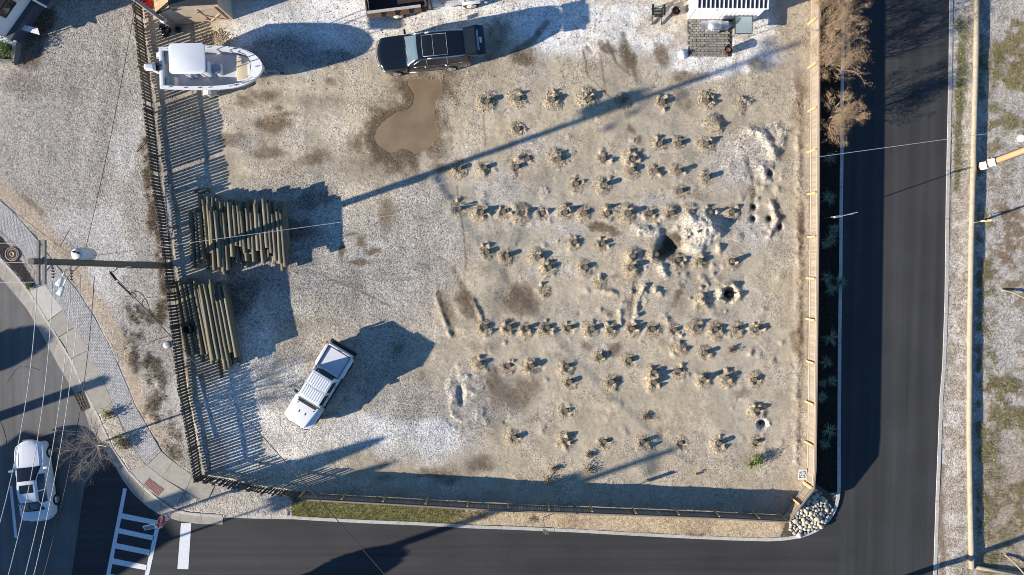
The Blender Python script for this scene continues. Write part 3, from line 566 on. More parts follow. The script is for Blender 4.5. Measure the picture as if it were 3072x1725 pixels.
# old street: gutter pan and kerb
go = resample([tuple(P(*p, ZL))[:2] for p in GUT_OUT], 72); gi = resample([tuple(P(*p, 0))[:2] for p in KERB_IN], 72); gm = [g+(o_-g).normalized()*0.16 for g, o_ in zip(gi, go)]
gut = shell('street_gutter'); sections(gut, 'gutter_slab', [g+(o_-g).normalized()*0.163 for g, o_ in zip(gi, go)], go, 4, -0.5, lambda x: ZL+0.014, M_conc, 0.008)
kb2 = shell('street_kerb'); sections(kb2, 'kerb_section', gi, gm, 4, -0.5, lambda x: 0.012, M_kerb, 0.006, 0.012)
# flush kerb between gutter end and the lot kerb
e0 = resample([tuple(P(*p))[:2] for p in [(669, 1543), (760, 1547), (884, 1549)]], 12); e1 = [p+Vector((0, -0.22)) for p in e0]
kb3 = shell('worn_kerb'); sections(kb3, 'kerb_section', e0, e1, 4, -0.6, lambda x: -0.105, M_kerb, 0.01)
# concrete edge strip of the field side
es = resample([tuple(P(*p, ZR))[:2] for p in EDGE_R], 14*4); es2 = [p+Vector((0.20, 0.0)) for p in es]
kb4 = shell('field_kerb'); sections(kb4, 'kerb_section', es, es2, 4, -0.8, lambda x: ZR+0.03, M_kerb, 0.01)
# slabs
walkS = shell('sidewalk')
c5 = (0, 575, 2.514); c7 = (0, 1150, 2.514)
def slab(pts, m, z1=0.012, name='slab', par=walkS, shrink=0.012):
    w = [P(*p, z1) for p in pts]; c = sum(w, Vector())/len(w); w = [p+(c-p).normalized()*shrink for p in w]
    return MB().prism([(p.x, p.y) for p in w], -0.10, z1).build(name, m, par)
def z5(l): return [Z(c5, *p) for p in l]
def z7(l): return [Z(c7, *p) for p in l]
slab(z5([(222, 747), (333, 702), (475, 890), (362, 973)]), M_concl); slab(z5([(362, 976), (475, 892), (570, 1015), (435, 1100)]), M_conc)
slab(z5([(437, 1102), (571, 1018), (665, 1195), (535, 1260)]), M_conc); slab(z5([(537, 1262), (667, 1198), (757, 1380), (612, 1440)]), M_conc)
slab([(245, 1152), (302, 1124), (336, 1206), (296, 1243), (270, 1200)], M_conc)
slab(z7([(1110, 618), (1215, 512), (1305, 590), (1222, 708)]), M_conc); slab(z7([(1305, 590), (1450, 690), (1400, 810), (1222, 708)]), M_conc)
slab(z7([(1450, 692), (1620, 770), (1560, 895), (1400, 812)]), M_conc)
slab(z7([(975, 655), (1110, 620), (1222, 710), (1388, 816), (1330, 932), (1190, 855), (1080, 762)]), M_conc, shrink=0.006)
pad = slab(z7([(1120, 714), (1238, 800), (1192, 852), (1082, 760)]), mat('tactile_red', (0.33, 0.17, 0.15), 0.85, 0.12, 6), 0.018, 'tactile_pad')
q4 = [P(*p, 0.018) for p in z7([(1120, 714), (1238, 800), (1192, 852), (1082, 760)])]; mb = MB()
for i in range(14):
    for j in range(10):
        u, v = (i+.5)/14, (j+.5)/10; c = (q4[0]*(1-u)+q4[1]*u)*(1-v)+(q4[3]*(1-u)+q4[2]*u)*v; mb.lathe([(0.026, 0), (0.016, 0.012)], 6, c)
stuff(mb.build('dome_studs', MATS['tactile_red'], pad))
# brick path: small setts, joined
nl = 168; L0 = resample([tuple(P(*p))[:2] for p in PAV_L], nl); R0 = resample([tuple(P(*p))[:2] for p in PAV_R], nl); mb = MB()
for i in range(nl):
    k = 7; off = (i % 2)*0.5
    for j in range(-1, k):
        u0 = max(0, (j+off)/k); u1 = min(1, (j+1+off)/k)
        if u1-u0 < 0.03: continue
        a = L0[i].lerp(R0[i], u0+0.006); b_ = L0[i].lerp(R0[i], u1-0.006); c = L0[i+1].lerp(R0[i+1], u1-0.006); d = L0[i+1].lerp(R0[i+1], u0+0.006)
        a, d = a.lerp(d, 0.06), d.lerp(a, 0.06); b_, c = b_.lerp(c, 0.06), c.lerp(b_, 0.06); z = 0.012+random.uniform(-.003, .004)
        mb.add([(p.x, p.y, zz) for zz in (-0.03, z) for p in (a, b_, c, d)], [(4, 5, 6, 7), (0, 1, 5, 4), (1, 2, 6, 5), (2, 3, 7, 6), (3, 0, 4, 7)], random.choice((0, 0, 0, 1, 1, 2)))
path = MB().add([(p.x, p.y, -0.012) for p in L0]+[(p.x, p.y, -0.012) for p in R0], [(i, nl+1+i, nl+2+i, i+1) for i in range(nl)]).build('paver_path', mat('joint_sand', (0.24, 0.225, 0.21), 0.95))
struct(path); stuff(mb.build('setts', [M_paver, mat('paver_grey2', (0.46, 0.45, 0.44), 0.9, 0.15, 5), mat('paver_grey3', (0.33, 0.325, 0.315), 0.9, 0.15, 5)], path))
# paint
def paintq(pts, name='road_marking'):
    w = []
    for p in pts:
        x = P(*p, -0.13).x; w.append(P(*p, zroad(x)+0.007))
    w = [tuple(p) for p in w]; o = MB().add(w, [(0, 1, 2, 3)]).build(name, M_paint)
    if o.data.polygons[0].normal.z < 0: o.data.flip_normals()
    return struct(o)
for qd in [[(930, 790), (957, 795), (809, 1560), (778, 1560)], [(1182, 1032), (1214, 1036), (1098, 1560), (1066, 1560)], [(922, 980), (1181, 1032), (1173, 1068), (914, 1020)], [(899, 1092), (1163, 1150), (1155, 1185), (891, 1130)], [(877, 1205), (1138, 1258), (1130, 1298), (869, 1245)], [(855, 1320), (1112, 1372), (1104, 1410), (847, 1362)], [(833, 1437), (1087, 1490), (1080, 1525), (826, 1477)]]: paintq(z7(qd), 'crosswalk_marking')
paintq(z7([(1365, 1055), (1442, 1055), (1420, 1402), (1338, 1400)]), 'stop_line'); paintq(z7([(70, 772), (92, 772), (132, 1165), (110, 1165)]), 'lane_marking')
# storm drain
gq = [P(*p, ZL+0.03) for p in [(221, 1185), (246, 1174), (265, 1224), (246, 1235)]]
g = thing('storm_drain_grate', 'rusty slotted storm drain grate in the gutter pan', 'drain grate')
mb = MB(); mb.prism([(p.x, p.y) for p in gq], ZL+0.004, ZL+0.018); mb.build('pit', M_ink, g)
mb = MB()
for i in range(4): mb.bar(gq[i], gq[(i+1) % 4], 0.05, 0.03)
M_rust = mat('rusty_iron', (0.10, 0.07, 0.055), 0.8, 0.4, 12)
mb.build('frame', M_rust, g)
for k in range(1, 12): MB().bar(gq[0].lerp(gq[3], k/12), gq[1].lerp(gq[2], k/12), 0.028, 0.022).build('bar', M_rust, g)
for k in (1, 2): MB().bar(gq[0].lerp(gq[1], k/3), gq[3].lerp(gq[2], k/3), 0.028, 0.028).build('cross_bar', M_rust, g)
# manhole
mp_ = P(38, 762, 0.0); g = thing('manhole_cover', 'round brown cast iron cover in the dark planting bed by the street', 'manhole', (mp_.x, mp_.y, 0.0))
M_iron = mat('bronze_iron', (0.25, 0.18, 0.12), 0.7, 0.3, 10)
MB().lathe([(0.42, -0.1), (0.42, 0.05), (0.39, 0.06), (0.36, 0.06), (0.36, 0.03)], 28).build('rim', M_iron, g); mb = MB().lathe([(0.34, -0.05), (0.34, 0.035), (0.26, 0.045), (0.25, 0.03), (0.17, 0.03), (0.16, 0.05), (0.09, 0.05), (0.08, 0.035)], 28)
mb.build('lid', M_iron, g)
for k in range(12):
    a = k*math.pi/6; MB().bar((0.18*math.cos(a), 0.18*math.sin(a), 0.045), (0.24*math.cos(a), 0.24*math.sin(a), 0.045), 0.03, 0.02).build('rib', M_iron, g)
# ================================================================ fences
def fence_frame(pts, zf=0.0):
    """resampled base line in metres"""
    return [Vector(tuple(P(*p, zf))[:2]) for p in pts]
def walk_line(pts, step, jitter=0.0, start=0.0):
    d = [0]
    for a, b_ in zip(pts[:-1], pts[1:]): d.append(d[-1]+(b_-a).length)
    s = start; out = []
    while s < d[-1]:
        i = max(k for k in range(len(d)) if d[k] <= s); i = min(i, len(pts)-2)
        t_ = (s-d[i])/(d[i+1]-d[i]); u = (pts[i+1]-pts[i]).normalized(); out.append((pts[i].lerp(pts[i+1], t_), math.atan2(u.y, u.x))); s += step*(1+random.uniform(-jitter, jitter))
    return out, d[-1]
def board_mesh(w, th, h, pointed=False, m=M_wood, name='board'):
    mb = MB()
    if pointed: mb.prism([(-w/2, -h/2), (w/2, -h/2), (w/2, h/2-0.03), (w/4, h/2), (-w/4, h/2), (-w/2, h/2-0.03)], -th/2, th/2)
    else: mb.prism([(-w/2, -h/2), (w/2, -h/2), (w/2, h/2), (-w/2, h/2)], -th/2, th/2)
    mb.v = [(x, -z, y+h/2) for x, y, z in mb.v]      # stand it up: x along the fence, y across
    return mb.mesh(name, m)
def make_fence(root, pts, side, step, w, h, gap, m_b, m_r, m_p, post_every, post_h, rails, missing=lambda s: False, pick='picket', lean=0.02, pointed=False, jitter=0.05, postw=0.10, hv=0.03):
    """side: +1 puts rails and posts on the left of the line's direction"""
    line = fence_frame(pts); ml = board_mesh(w, 0.02, h-gap, pointed, m_b, pick); br, n = walk_line(line, step, jitter)
    acc = 0.0
    for k, (p, a) in enumerate(br):
        if missing(k*step): continue
        o = put(pick, ml, root, (p.x, p.y, gap+(random.uniform(-0.015, 0.015) if hv else 0)), a); o.rotation_euler = (random.uniform(-lean, lean), random.uniform(-lean, lean)*0.6, a)
        o.scale = (random.uniform(0.93, 1.05), 1, 1+random.uniform(-hv, hv)+(0 if hv else .012))
    nrm = lambda a: Vector((-math.sin(a), math.cos(a)))*side
    for z in rails:
        for a, b_ in zip(line[:-1], line[1:]):
            u = (b_-a).normalized(); nn = Vector((-u.y, u.x))*side*0.032
            MB().bar((a.x+nn.x, a.y+nn.y, z), (b_.x+nn.x, b_.y+nn.y, z), 0.038, 0.085, 0).build('rail', m_r, root)
    posts, _ = walk_line(line, post_every, 0.04)
    for p, a in posts:
        q = p+nrm(a)*(0.055+postw/2); g = ground_z(q.x, q.y)
        MB().box(-postw/2, postw/2, -postw/2, postw/2, -0.3, post_h-g).build('post', m_p, root, loc=(q.x, q.y, g), rz=a+random.uniform(-.05, .05), bevel=0.006, seg=1)
FH = 1.14
f1 = thing('picket_fence', 'long gapped fence of dark weathered pickets throwing striped shadows beside the boat', 'fence', tuple(P(500, 700)))
f1.location = (0, 0, 0)
rm = random.Random(3); gaps = sorted(rm.uniform(0, 30) for _ in range(7))
make_fence(f1, FENCE_L, -1, 0.186, 0.138, FH+0.06, 0.04, M_dark, M_dark, M_dark, 2.5, 1.10, (0.16, 0.86), missing=lambda s: any(abs(s-g_) < 0.1 for g_ in gaps))
f2 = thing('picket_fence', 'short tilted run of dark pickets along the corner footpath', 'fence')
make_fence(f2, FENCE_LB, -1, 0.16, 0.115, FH+0.02, 0.05, M_dark, M_dark, M_dark, 2.0, 1.1, (0.3, 0.85), missing=lambda s: 3.95 < s < 4.25, lean=0.09)
a = P(912, 1478); MB().box(-0.09, 0.09, -0.09, 0.09, -0.2, 1.32).build('end_post', M_dark, f2, loc=tuple(a), rz=0.2, bevel=0.01)
f3 = thing('board_fence', 'close boarded fence along the cross street with timber posts inside the lot', 'fence')
make_fence(f3, FENCE_B, 1, 0.142, 0.137, FH, 0.03, M_wood, M_wood, M_woodn, 2.48, 1.12, (0.25, 0.95), pick='board', lean=0.004, hv=0, jitter=0.0, postw=0.11)
f4 = thing('board_fence', 'short angled run of close boards behind the river stones', 'fence')
make_fence(f4, FENCE_C, 1, 0.142, 0.137, FH, 0.03, M_wood, M_wood, M_woodn, 1.2, 1.12, (0.25, 0.95), pick='board', lean=0.004, hv=0, jitter=0.0, postw=0.11)
f5 = thing('board_fence', 'close boarded fence along the side street behind the spiky plants', 'fence')
make_fence(f5, FENCE_R, 1, 0.1065, 0.1035, FH, 0.03, M_wood, mat('pale_rail', (0.34, 0.285, 0.225), 0.85, 0.2, 5), M_woodn, 2.52, 1.02, (0.2, 1.0), pick='board', lean=0.004, hv=0, jitter=0.0, postw=0.11)
# capping boards on the two close fences
for root, pts in ((f3, FENCE_B), (f4, FENCE_C), (f5, FENCE_R)):
    ln = fence_frame(pts)
    for a, b_ in zip(ln[:-1], ln[1:]): MB().bar((a.x, a.y, FH+0.022), (b_.x, b_.y, FH+0.022), 0.085, 0.03).build('capping', M_wood, root)

# ================================================================ piles
def pile_mesh(seed):
    r = random.Random(seed); n = 12; mb = MB(); prof = [(0.150, -0.7), (0.150, 0.0), (0.146, 0.5), (0.142, 1.0-0.012), (0.130, 1.0)]
    rr = [1+r.uniform(-0.05, 0.05) for _ in range(n)]; vs_ = []
    for R, z in prof:
        for k in range(n): a = 2*math.pi*k/n; vs_.append((R*rr[k]*math.cos(a), R*rr[k]*math.sin(a), z))
    fs = [(i*n+k, i*n+(k+1) % n, (i+1)*n+(k+1) % n, (i+1)*n+k) for i in range(len(prof)-1) for k in range(n)]
    mb.add(vs_, fs, 0, True); o = len(vs_)-n; mb.add(vs_[o:], [tuple(range(n))], 1); return mb.mesh('timber_pile', [M_pile, mat('pile_top', (0.175, 0.14, 0.095), 0.9, 0.4, 12)])
LANDM = [(2040, 720, 62, 'short pale-topped timber pile in the dark excavation by the spoil heap'), (2190, 800, 60, 'timber pile with a dark crescent mound next to the round pit'), (2278, 1240, 50, 'timber pile beside the white rimmed hole'), (2275, 1330, 40, 'timber pile between white rimmed hole and lime bush'), (1874, 298, 14, 'dark timber pile standing in the shadow line of the utility pole'),
         (1378, 504, 20, 'timber pile alone at the edge of the pole shadow nearest the puddle'), (1463, 300, 20, 'thin timber pile at the puddle end of the first row'), (1550, 386, 20, 'timber pile on its own between the first two rows'), (1456, 981, 20, 'timber pile at the tyre rut end of the long lower row'), (1440, 1092, 20, 'timber pile on the gravel above the circular scrapes'), (1539, 1312, 20, 'timber pile at the pickup end of the last row'), (1378, 625, 22, 'timber pile at the log stack end of the long middle row'),
         (2119, 1060, 22, 'pale timber pile alone below the long lower row'), (1802, 1070, 22, 'timber pile in front of a round damp patch'), (1704, 1234, 20, 'timber pile by itself above the last row'), (1727, 726, 24, 'squat pile under a broad mound shadow')]
pms = [pile_mesh(s) for s in range(4)]
for i, (px, py) in enumerate(PILES):
    h = PILE_H[i]; p = P(px, py, h*0.8); g = ground_z(p.x, p.y)
    o = put('timber_pile', pms[i % 4], None, (p.x, p.y, g-0.02), random.uniform(0, 6)); o.scale = (random.uniform(0.86, 1.08),)*2+(h*random.uniform(.6, 1.05),)
    o.rotation_euler[0] = random.uniform(-.05, .05); o.rotation_euler[1] = random.uniform(-.05, .05)
    near = [l for (a, b_, r, l) in LANDM if (a-px)**2+(b_-py)**2 < r*r]
    tag(o, near[0] if near else 'cut-off round timber pile standing in a mound of dug gravel', 'pile', 'foundation piles driven in rows over the lot')
p = P(2190, 884, -0.3); o = put('timber_pile', pms[1], None, (p.x, p.y, -0.75), 0.5); o.scale = (0.75, 0.75, 0.45); tag(o, 'pale pile head at the bottom of the round open pit', 'pile')

# ================================================================ log stacks
def log_mesh(seed, L, r0, r1):
    r = random.Random(seed); mb = MB(); n = 10; pts = []; rs = []
    for k in range(5): t_ = k/4; pts.append((r.uniform(-.012, .012), (t_-0.5)*L, r.uniform(-.008, .008))); rs.append(r0+(r1-r0)*t_)
    mb.tube(pts, rs, n, 0, mi_cap=1); return mb.mesh('log', [M_log, M_logend])
def log(px0, py0, px1, py1, z, r, label, grp):
    a = P(px0, py0, z); b_ = P(px1, py1, z); d = b_-a; L_m = d.length; me_ = log_mesh(random.randint(0, 10**6), L_m, r*random.uniform(0.9, 1.0), r*random.uniform(1.0, 1.1))
    o = put('treated_log', me_, None, tuple((a+b_)/2)); o.rotation_euler = (math.asin(max(-1, min(1, d.z/L_m))), 0, math.atan2(d.y, d.x)-math.pi/2)
    tag(o, label, 'log', grp)
LYN = ['bottom', 'second', 'third', 'top']
LB1 = 'greenish treated log in the %s layer of the short broad stack'
rl = random.Random(21)
for k, (xa, xb, n) in enumerate([(578, 860, 22), (604, 857, 20), (630, 854, 18), (640, 850, 17)]):
    xs = list(np.linspace(xa, xb, n))
    for x in xs:
        x += rl.uniform(-1.2, 1.2); y0 = 622+rl.uniform(-26, 30)-(12 if 600 < x < 670 else 0); ln = 142+rl.uniform(-25, 20)+(26 if x < 690 else 0)
        z = 0.15+0.25*k+rl.uniform(-.02, .02)+(.06 if k == 3 and x < 662 else 0); tl = 11+rl.uniform(-3, 3)
        log(x-tl/2, y0, x+tl/2, y0+ln, z, rl.uniform(0.118, 0.142), LB1 % LYN[k], 'logs of the short broad stack, %s layer' % LYN[k])
for x, y0, y1 in [(628, 592, 640), (668, 735, 790), (685, 748, 780), (706, 735, 776), (722, 770, 792)]: log(x, y0, x+3, y1, 0.15, 0.11, 'short offcut log poking out of the broad log stack', 'offcut logs of the broad stack')
log(585, 575, 632, 570, 0.14, 0.13, 'lone log lying crosswise above the broad stack', None)
LB2 = 'long treated log in the %s layer of the narrow stack'
for k, (xa, xb, n) in enumerate([(548, 702, 12), (562, 700, 11), (590, 696, 9), (622, 690, 6)]):
    for x in np.linspace(xa, xb, n):
        x += rl.uniform(-1.2, 1.2); yo = rl.uniform(-18, 22)+(x-545)*0.12; ln = 212+rl.uniform(-20, 28); y0 = 845+yo-(0 if x > 575 else -5)
        log(x-20, y0, x+20+rl.uniform(-3, 3), y0+ln, 0.15+0.25*k+rl.uniform(-.02, .02), rl.uniform(0.12, 0.143), LB2 % ['bottom', 'second', 'third', 'top'][k], 'logs of the long narrow stack, layer %d' % (k+1))
log(632, 838, 640, 905, 1.15, 0.12, 'pale log end jutting out on top of the narrow stack', None); log(655, 1075, 666, 1133, 0.25, 0.11, 'pale log tail jutting out below the narrow stack', None)

# ================================================================ river stones at the corner
bed = shell('rock_bed')
poly = [(2366, 1560), (2400, 1515), (2440, 1458), (2470, 1490), (2494, 1520), (2501, 1530), (2487, 1556), (2462, 1580), (2440, 1594), (2405, 1607), (2388, 1608), (2372, 1590)]
def stone_mesh(seed):
    r = random.Random(seed); bm = bmesh.new(); bmesh.ops.create_icosphere(bm, subdivisions=2, radius=1.0); k = [Vector((r.gauss(0, 1), r.gauss(0, 1), r.gauss(0, 1))).normalized() for _ in range(5)]; am = [r.uniform(-.22, .16) for _ in k]
    for v in bm.verts:
        c = v.co.normalized(); v.co = c*(1+sum(a*max(0, c.dot(q_)) for a, q_ in zip(am, k)))
    for f in bm.faces: f.smooth = True
    me_ = bpy.data.meshes.new('stone'); bm.to_mesh(me_); bm.free(); return me_
SM = [mat('stone_tan', (0.50, 0.41, 0.28), 0.8, 0.15, 3), mat('stone_grey', (0.33, 0.32, 0.30), 0.8, 0.15, 3), mat('stone_dark', (0.20, 0.20, 0.20), 0.8, 0.15, 3), mat('stone_buff', (0.58, 0.51, 0.40), 0.8, 0.12, 3)]
sms = []
for s in range(12):
    m_ = stone_mesh(s); m_.materials.append(SM[s % 4]); sms.append(m_)
rs_ = random.Random(9); placed = []; tries = 0
while len(placed) < 185 and tries < 9000:
    tries += 1; px = rs_.uniform(2366, 2505); py = rs_.uniform(1455, 1612)
    if not in_poly(np.array([px]), np.array([py]), poly)[0]: continue
    r = rs_.uniform(4.0, 8.2) if tries < 1500 else rs_.uniform(3.6, 5.2)
    if any((px-a)**2+(py-b_)**2 < (0.80*(r+c))**2 for a, b_, c in placed): continue
    placed.append((px, py, r)); p = P(px, py, -0.12); R = r/50*1.08; g = ground_z(p.x, p.y); g = max(g, -0.35)
    o = put('stone', rs_.choice(sms), bed, (p.x, p.y, g+R*0.30)); o.scale = (R*rs_.uniform(0.95, 1.25), R*rs_.uniform(0.8, 1.05), R*rs_.uniform(0.55, 0.8)); o.rotation_euler = (rs_.uniform(-.3, .3), rs_.uniform(-.3, .3), rs_.uniform(0, 6.28))

# ================================================================ field rail logs
def rail_log(pts, r, z, label):
    w = [P(*p, z) for p in pts]; return tag(MB().tube(w, r, 12).build('rail_log', M_rail), label, 'log rail')
rail_log([(2931, -60), (2929, 150), (2922, 430), (2915, 700), (2910, 1000), (2908, 1300), (2911, 1500), (2915, 1706)], 0.155, ZR+0.24, 'very long pale log edging the field along the side street')
rail_log([(2922, 1701), (2990, 1712), (3110, 1728)], 0.11, ZR+0.22, 'pale log crossing the end of the long field log')
# ================================================================ vehicles
def mono(Yc, sub):
    """monotone cubic through rows of Yc (n,k)"""
    n = len(Yc); d = np.diff(Yc, axis=0); m = np.zeros_like(Yc); m[0] = d[0]; m[-1] = d[-1]
    a, b_ = d[:-1], d[1:]; m[1:-1] = np.where(a*b_ > 0, 2*a*b_/(a+b_+1e-12*np.sign(a+b_+1e-30)), 0); out = []
    for i in range(n-1):
        for k in range(sub):
            t_ = k/sub; h00 = 2*t_**3-3*t_**2+1; h10 = t_**3-2*t_**2+t_; h01 = -2*t_**3+3*t_**2; h11 = t_**3-t_**2
            out.append(h00*Yc[i]+h10*m[i]+h01*Yc[i+1]+h11*m[i+1])
    return np.array(out+[Yc[-1]])
def prof(x, w, zs, zb, wr, zr, bow=0.0):
    pr_ = [(w*.93, zs), (w*.985, zs+.12), (w, (zs+zb)/2+.05), (w*.965, zb), ((w*.965+wr)/2+.015, (zb+zr)/2), (wr, zr-.045), (wr*.82, zr-.005), (wr*.42, zr+.018), (0, zr+.024)]
    return [(x-bow*(y/w)**2, y, z) for y, z in pr_]
SU, SV = 8, 5
class Loft:
    def __init__(s, st):
        a = np.array(st, float); n, k, _ = a.shape; a = mono(a.reshape(n, -1), SU).reshape(-1, k, 3)
        a = mono(a.transpose(1, 0, 2).reshape(k, -1), SV).reshape(-1, a.shape[0], 3).transpose(1, 0, 2); s.half = a
        mir = a[:, ::-1][:, 1:].copy(); mir[..., 1] *= -1; s.g = np.concatenate([a, mir], 1)        # left sill .. roof .. right sill
        du = np.gradient(s.g, axis=0); dv = np.gradient(s.g, axis=1); nr = np.cross(du, dv); nr /= np.linalg.norm(nr, axis=2, keepdims=True)+1e-9
        c = s.g.mean((0, 1)); sg = np.sign(((s.g-c)*nr).sum(2).mean()); s.n = nr*sg
    def body(s, name, m, parent):
        g = s.g; nu, nv = g.shape[:2]; ii = np.arange(nu*nv).reshape(nu, nv)
        f = [tuple(int(v) for v in q_) for q_ in np.stack([ii[:-1, :-1], ii[1:, :-1], ii[1:, 1:], ii[:-1, 1:]], -1).reshape(-1, 4)]
        f += [tuple(int(v) for v in ii[0]), tuple(int(v) for v in ii[-1][::-1])]; mb = MB().add([tuple(p) for p in g.reshape(-1, 3)], f, 0, True)
        o = mb.build(name, m, parent); o.data.polygons[len(f)-1].use_smooth = False; o.data.polygons[len(f)-2].use_smooth = False
        bm = bmesh.new(); bm.from_mesh(o.data); bmesh.ops.recalc_face_normals(bm, faces=bm.faces); bm.to_mesh(o.data); bm.free(); return o
    def patch(s, name, m, parent, u0, u1, v0, v1, off=0.005, side=0, skew=(0, 0)):
        """side 0: symmetric over the roof from v0 to the mirror; +1 left, -1 right"""
        i0, i1 = int(round(u0*SU)), int(round(u1*SU)); nv = s.g.shape[1]
        if side == 0: j0, j1 = int(round(v0*SV)), nv-1-int(round(v0*SV))
        elif side > 0: j0, j1 = int(round(v0*SV)), int(round(v1*SV))
        else: j0, j1 = nv-1-int(round(v1*SV)), nv-1-int(round(v0*SV))
        g = (s.g+s.n*off)[i0:i1+1, j0:j1+1]; a, b_ = g.shape[:2]; ii = np.arange(a*b_).reshape(a, b_)
        f = [tuple(int(v) for v in q_) for q_ in np.stack([ii[:-1, :-1], ii[1:, :-1], ii[1:, 1:], ii[:-1, 1:]], -1).reshape(-1, 4)]
        return MB().add([tuple(p) for p in g.reshape(-1, 3)], f, 0, True).build(name, m, parent)
    def line(s, name, m, parent, pts, r, off=0.006):
        """a thin trim strip following (u, v) points, v > 8 is the right half"""
        w = []
        for u, v in pts:
            i = min(s.g.shape[0]-1, u*SU); j = min(s.g.shape[1]-1, v*SV); i0, j0 = int(i), int(j); i1 = min(i0+1, s.g.shape[0]-1); j1 = min(j0+1, s.g.shape[1]-1); a, b_ = i-i0, j-j0
            G = s.g+s.n*off; w.append(tuple((G[i0, j0]*(1-a)+G[i1, j0]*a)*(1-b_)+(G[i0, j1]*(1-a)+G[i1, j1]*a)*b_))
        return MB().tube(w, r, 6).build(name, m, parent)
def wheel(parent, x, y, r, w, sgn, rim_m=M_alu, arch=True):
    if arch: MB().lathe([(r+0.06, -0.06*sgn), (r+0.06, 0.012*sgn)], 24, (x, y-0.02*sgn, r+0.03), ax='y').build('wheel_arch', M_trim, parent)
    t_ = MB().lathe([(r*0.62, -w/2), (r*0.95, -w/2), (r, -w/2+0.04), (r, w/2-0.04), (r*0.95, w/2), (r*0.62, w/2)], 28, (x, y-(w/2-0.055)*sgn, r), ax='y').build('wheel', M_rubber, parent)
    mb = MB().lathe([(r*0.66, -0.02), (r*0.66, 0.02), (r*0.58, 0.02), (r*0.56, -0.01), (0.06, -0.01)], 24, (x, y+0.045*sgn, r), ax='y')
    for k in range(5):
        a = k*2*math.pi/5+0.3; mb.bar((x, y+0.065*sgn, r), (x+r*0.6*math.cos(a), y+0.06*sgn, r+r*0.6*math.sin(a)), 0.07, 0.03, 0, (0, 1, 0))
    mb.build('rim', rim_m, t_)
def mirror(parent, x, y, z, sgn, m):
    o = MB().box(-0.07, 0.06, 0, 0.24, -0.09, 0.09).build('wing_mirror', m, parent, bevel=0.03); o.location = (x, y, z); o.scale = (1, sgn, 1); return o
def place(o, px, py, deg): p = P(px, py); o.location = (p.x, p.y, 0.0); o.rotation_euler[2] = math.radians(deg)

# ---- black SUV, tailgate up
suv = thing('suv', 'black sport utility car with its tailgate raised and chrome roof rails', 'car'); place(suv, 1276, 168, 185.6)
S = [prof(2.70, .74, .48, .82, .60, .88, .22), prof(2.67, .88, .36, .96, .74, 1.01, .22), prof(2.48, .96, .30, 1.06, .82, 1.12, .16), prof(1.6, .99, .28, 1.12, .86, 1.19, .04), prof(1.16, 1.0, .28, 1.14, .86, 1.225), prof(1.02, 1.0, .28, 1.15, .85, 1.245, -.02),
     prof(.30, 1.0, .28, 1.18, .70, 1.78, .06), prof(-.3, 1.0, .28, 1.19, .735, 1.85), prof(-1.3, 1.0, .28, 1.2, .735, 1.86), prof(-2.2, .99, .29, 1.2, .71, 1.82), prof(-2.46, .98, .3, 1.2, .69, 1.76), prof(-2.60, .97, .36, 1.16, .73, 1.34, -.05), prof(-2.68, .93, .42, .92, .72, .98, -.05)]
lf_ = Loft(S); lf_.body('body', M_black, suv)
lf_.patch('windscreen', M_glassb, suv, 5.1, 5.95, 5.1, 0)
lf_.patch('sunroof', M_glass, suv, 6.6, 7.35, 6.0, 0); lf_.patch('sunroof', M_glass, suv, 7.4, 8.1, 6.0, 0)
gs = mat('sunroof_seal', (0.30, 0.28, 0.27), 0.5)
lf_.line('sunroof_frame', gs, suv, [(6.55, 6.0), (6.55, 8), (6.55, 10.0), (7.37, 10.0), (8.13, 10.0), (8.13, 8), (8.13, 6.0), (7.37, 6.0), (6.55, 6.0)], 0.016); lf_.line('sunroof_bar', gs, suv, [(7.37, 6.0), (7.37, 8), (7.37, 10.0)], 0.012)
for sd, v in ((1, 5.15), (-1, 10.85)):
    lf_.line('roof_rail', M_chrome, suv, [(6.9, v), (7.5, v), (8.2, v), (9, v), (9.7, v)], 0.026, 0.05)
    for nm, u0, u1 in (('side_window', 5.75, 6.75), ('side_window', 6.9, 8.0), ('side_window', 8.1, 8.9)): lf_.patch(nm, M_glass, suv, u0, u1, 3.2, 4.8, side=sd)
    q_ = (lambda a: a) if sd > 0 else (lambda a: 16-a)
    lf_.line('window_trim', M_chrome, suv, [(5.35, q_(3.15)), (6.3, q_(3.12)), (7.2, q_(3.12)), (8.1, q_(3.12)), (8.95, q_(3.15)), (8.75, q_(4.85)), (7.8, q_(4.85)), (6.9, q_(4.85)), (6.2, q_(4.8)), (5.7, q_(4.2)), (5.35, q_(3.15))], 0.013)
    for u in (6.8, 8.05): lf_.line('pillar_trim', gs, suv, [(u, q_(3.15)), (u, q_(4.8))], 0.012)
    for u in (6.45, 7.9): lf_.line('door_handle', M_chrome, suv, [(u, q_(2.75)), (u+0.22, q_(2.75))], 0.022, 0.03)
    lf_.line('running_board', M_chrome, suv, [(5.0, q_(0.5)), (6.5, q_(0.5)), (8.2, q_(0.5)), (8.7, q_(0.5))], 0.022, 0.03)
    lf_.line('fender_vent', M_chrome, suv, [(4.75, q_(2.2)), (5.0, q_(2.75))], 0.018)
    lf_.line('hood_crease', M_black, suv, [(1.6, q_(6.6)), (3, q_(6.55)), (4.7, q_(6.5))], 0.02, -0.006)
    lf_.patch('headlight', mat('headlight_glass', (0.55, 0.58, 0.6), 0.15, 0.1, 5), suv, 1.0, 2.0, 2.2, 2.9, side=sd)
    lf_.patch('tail_light', M_red, suv, 10.4, 11.6, 2.2, 3.2, off=0.012, side=sd)
    for x in (1.72, -1.5): wheel(suv, x, sd*0.985, 0.39, 0.27, sd)
    mirror(suv, 0.95, sd*0.98, 1.22, sd, M_black)
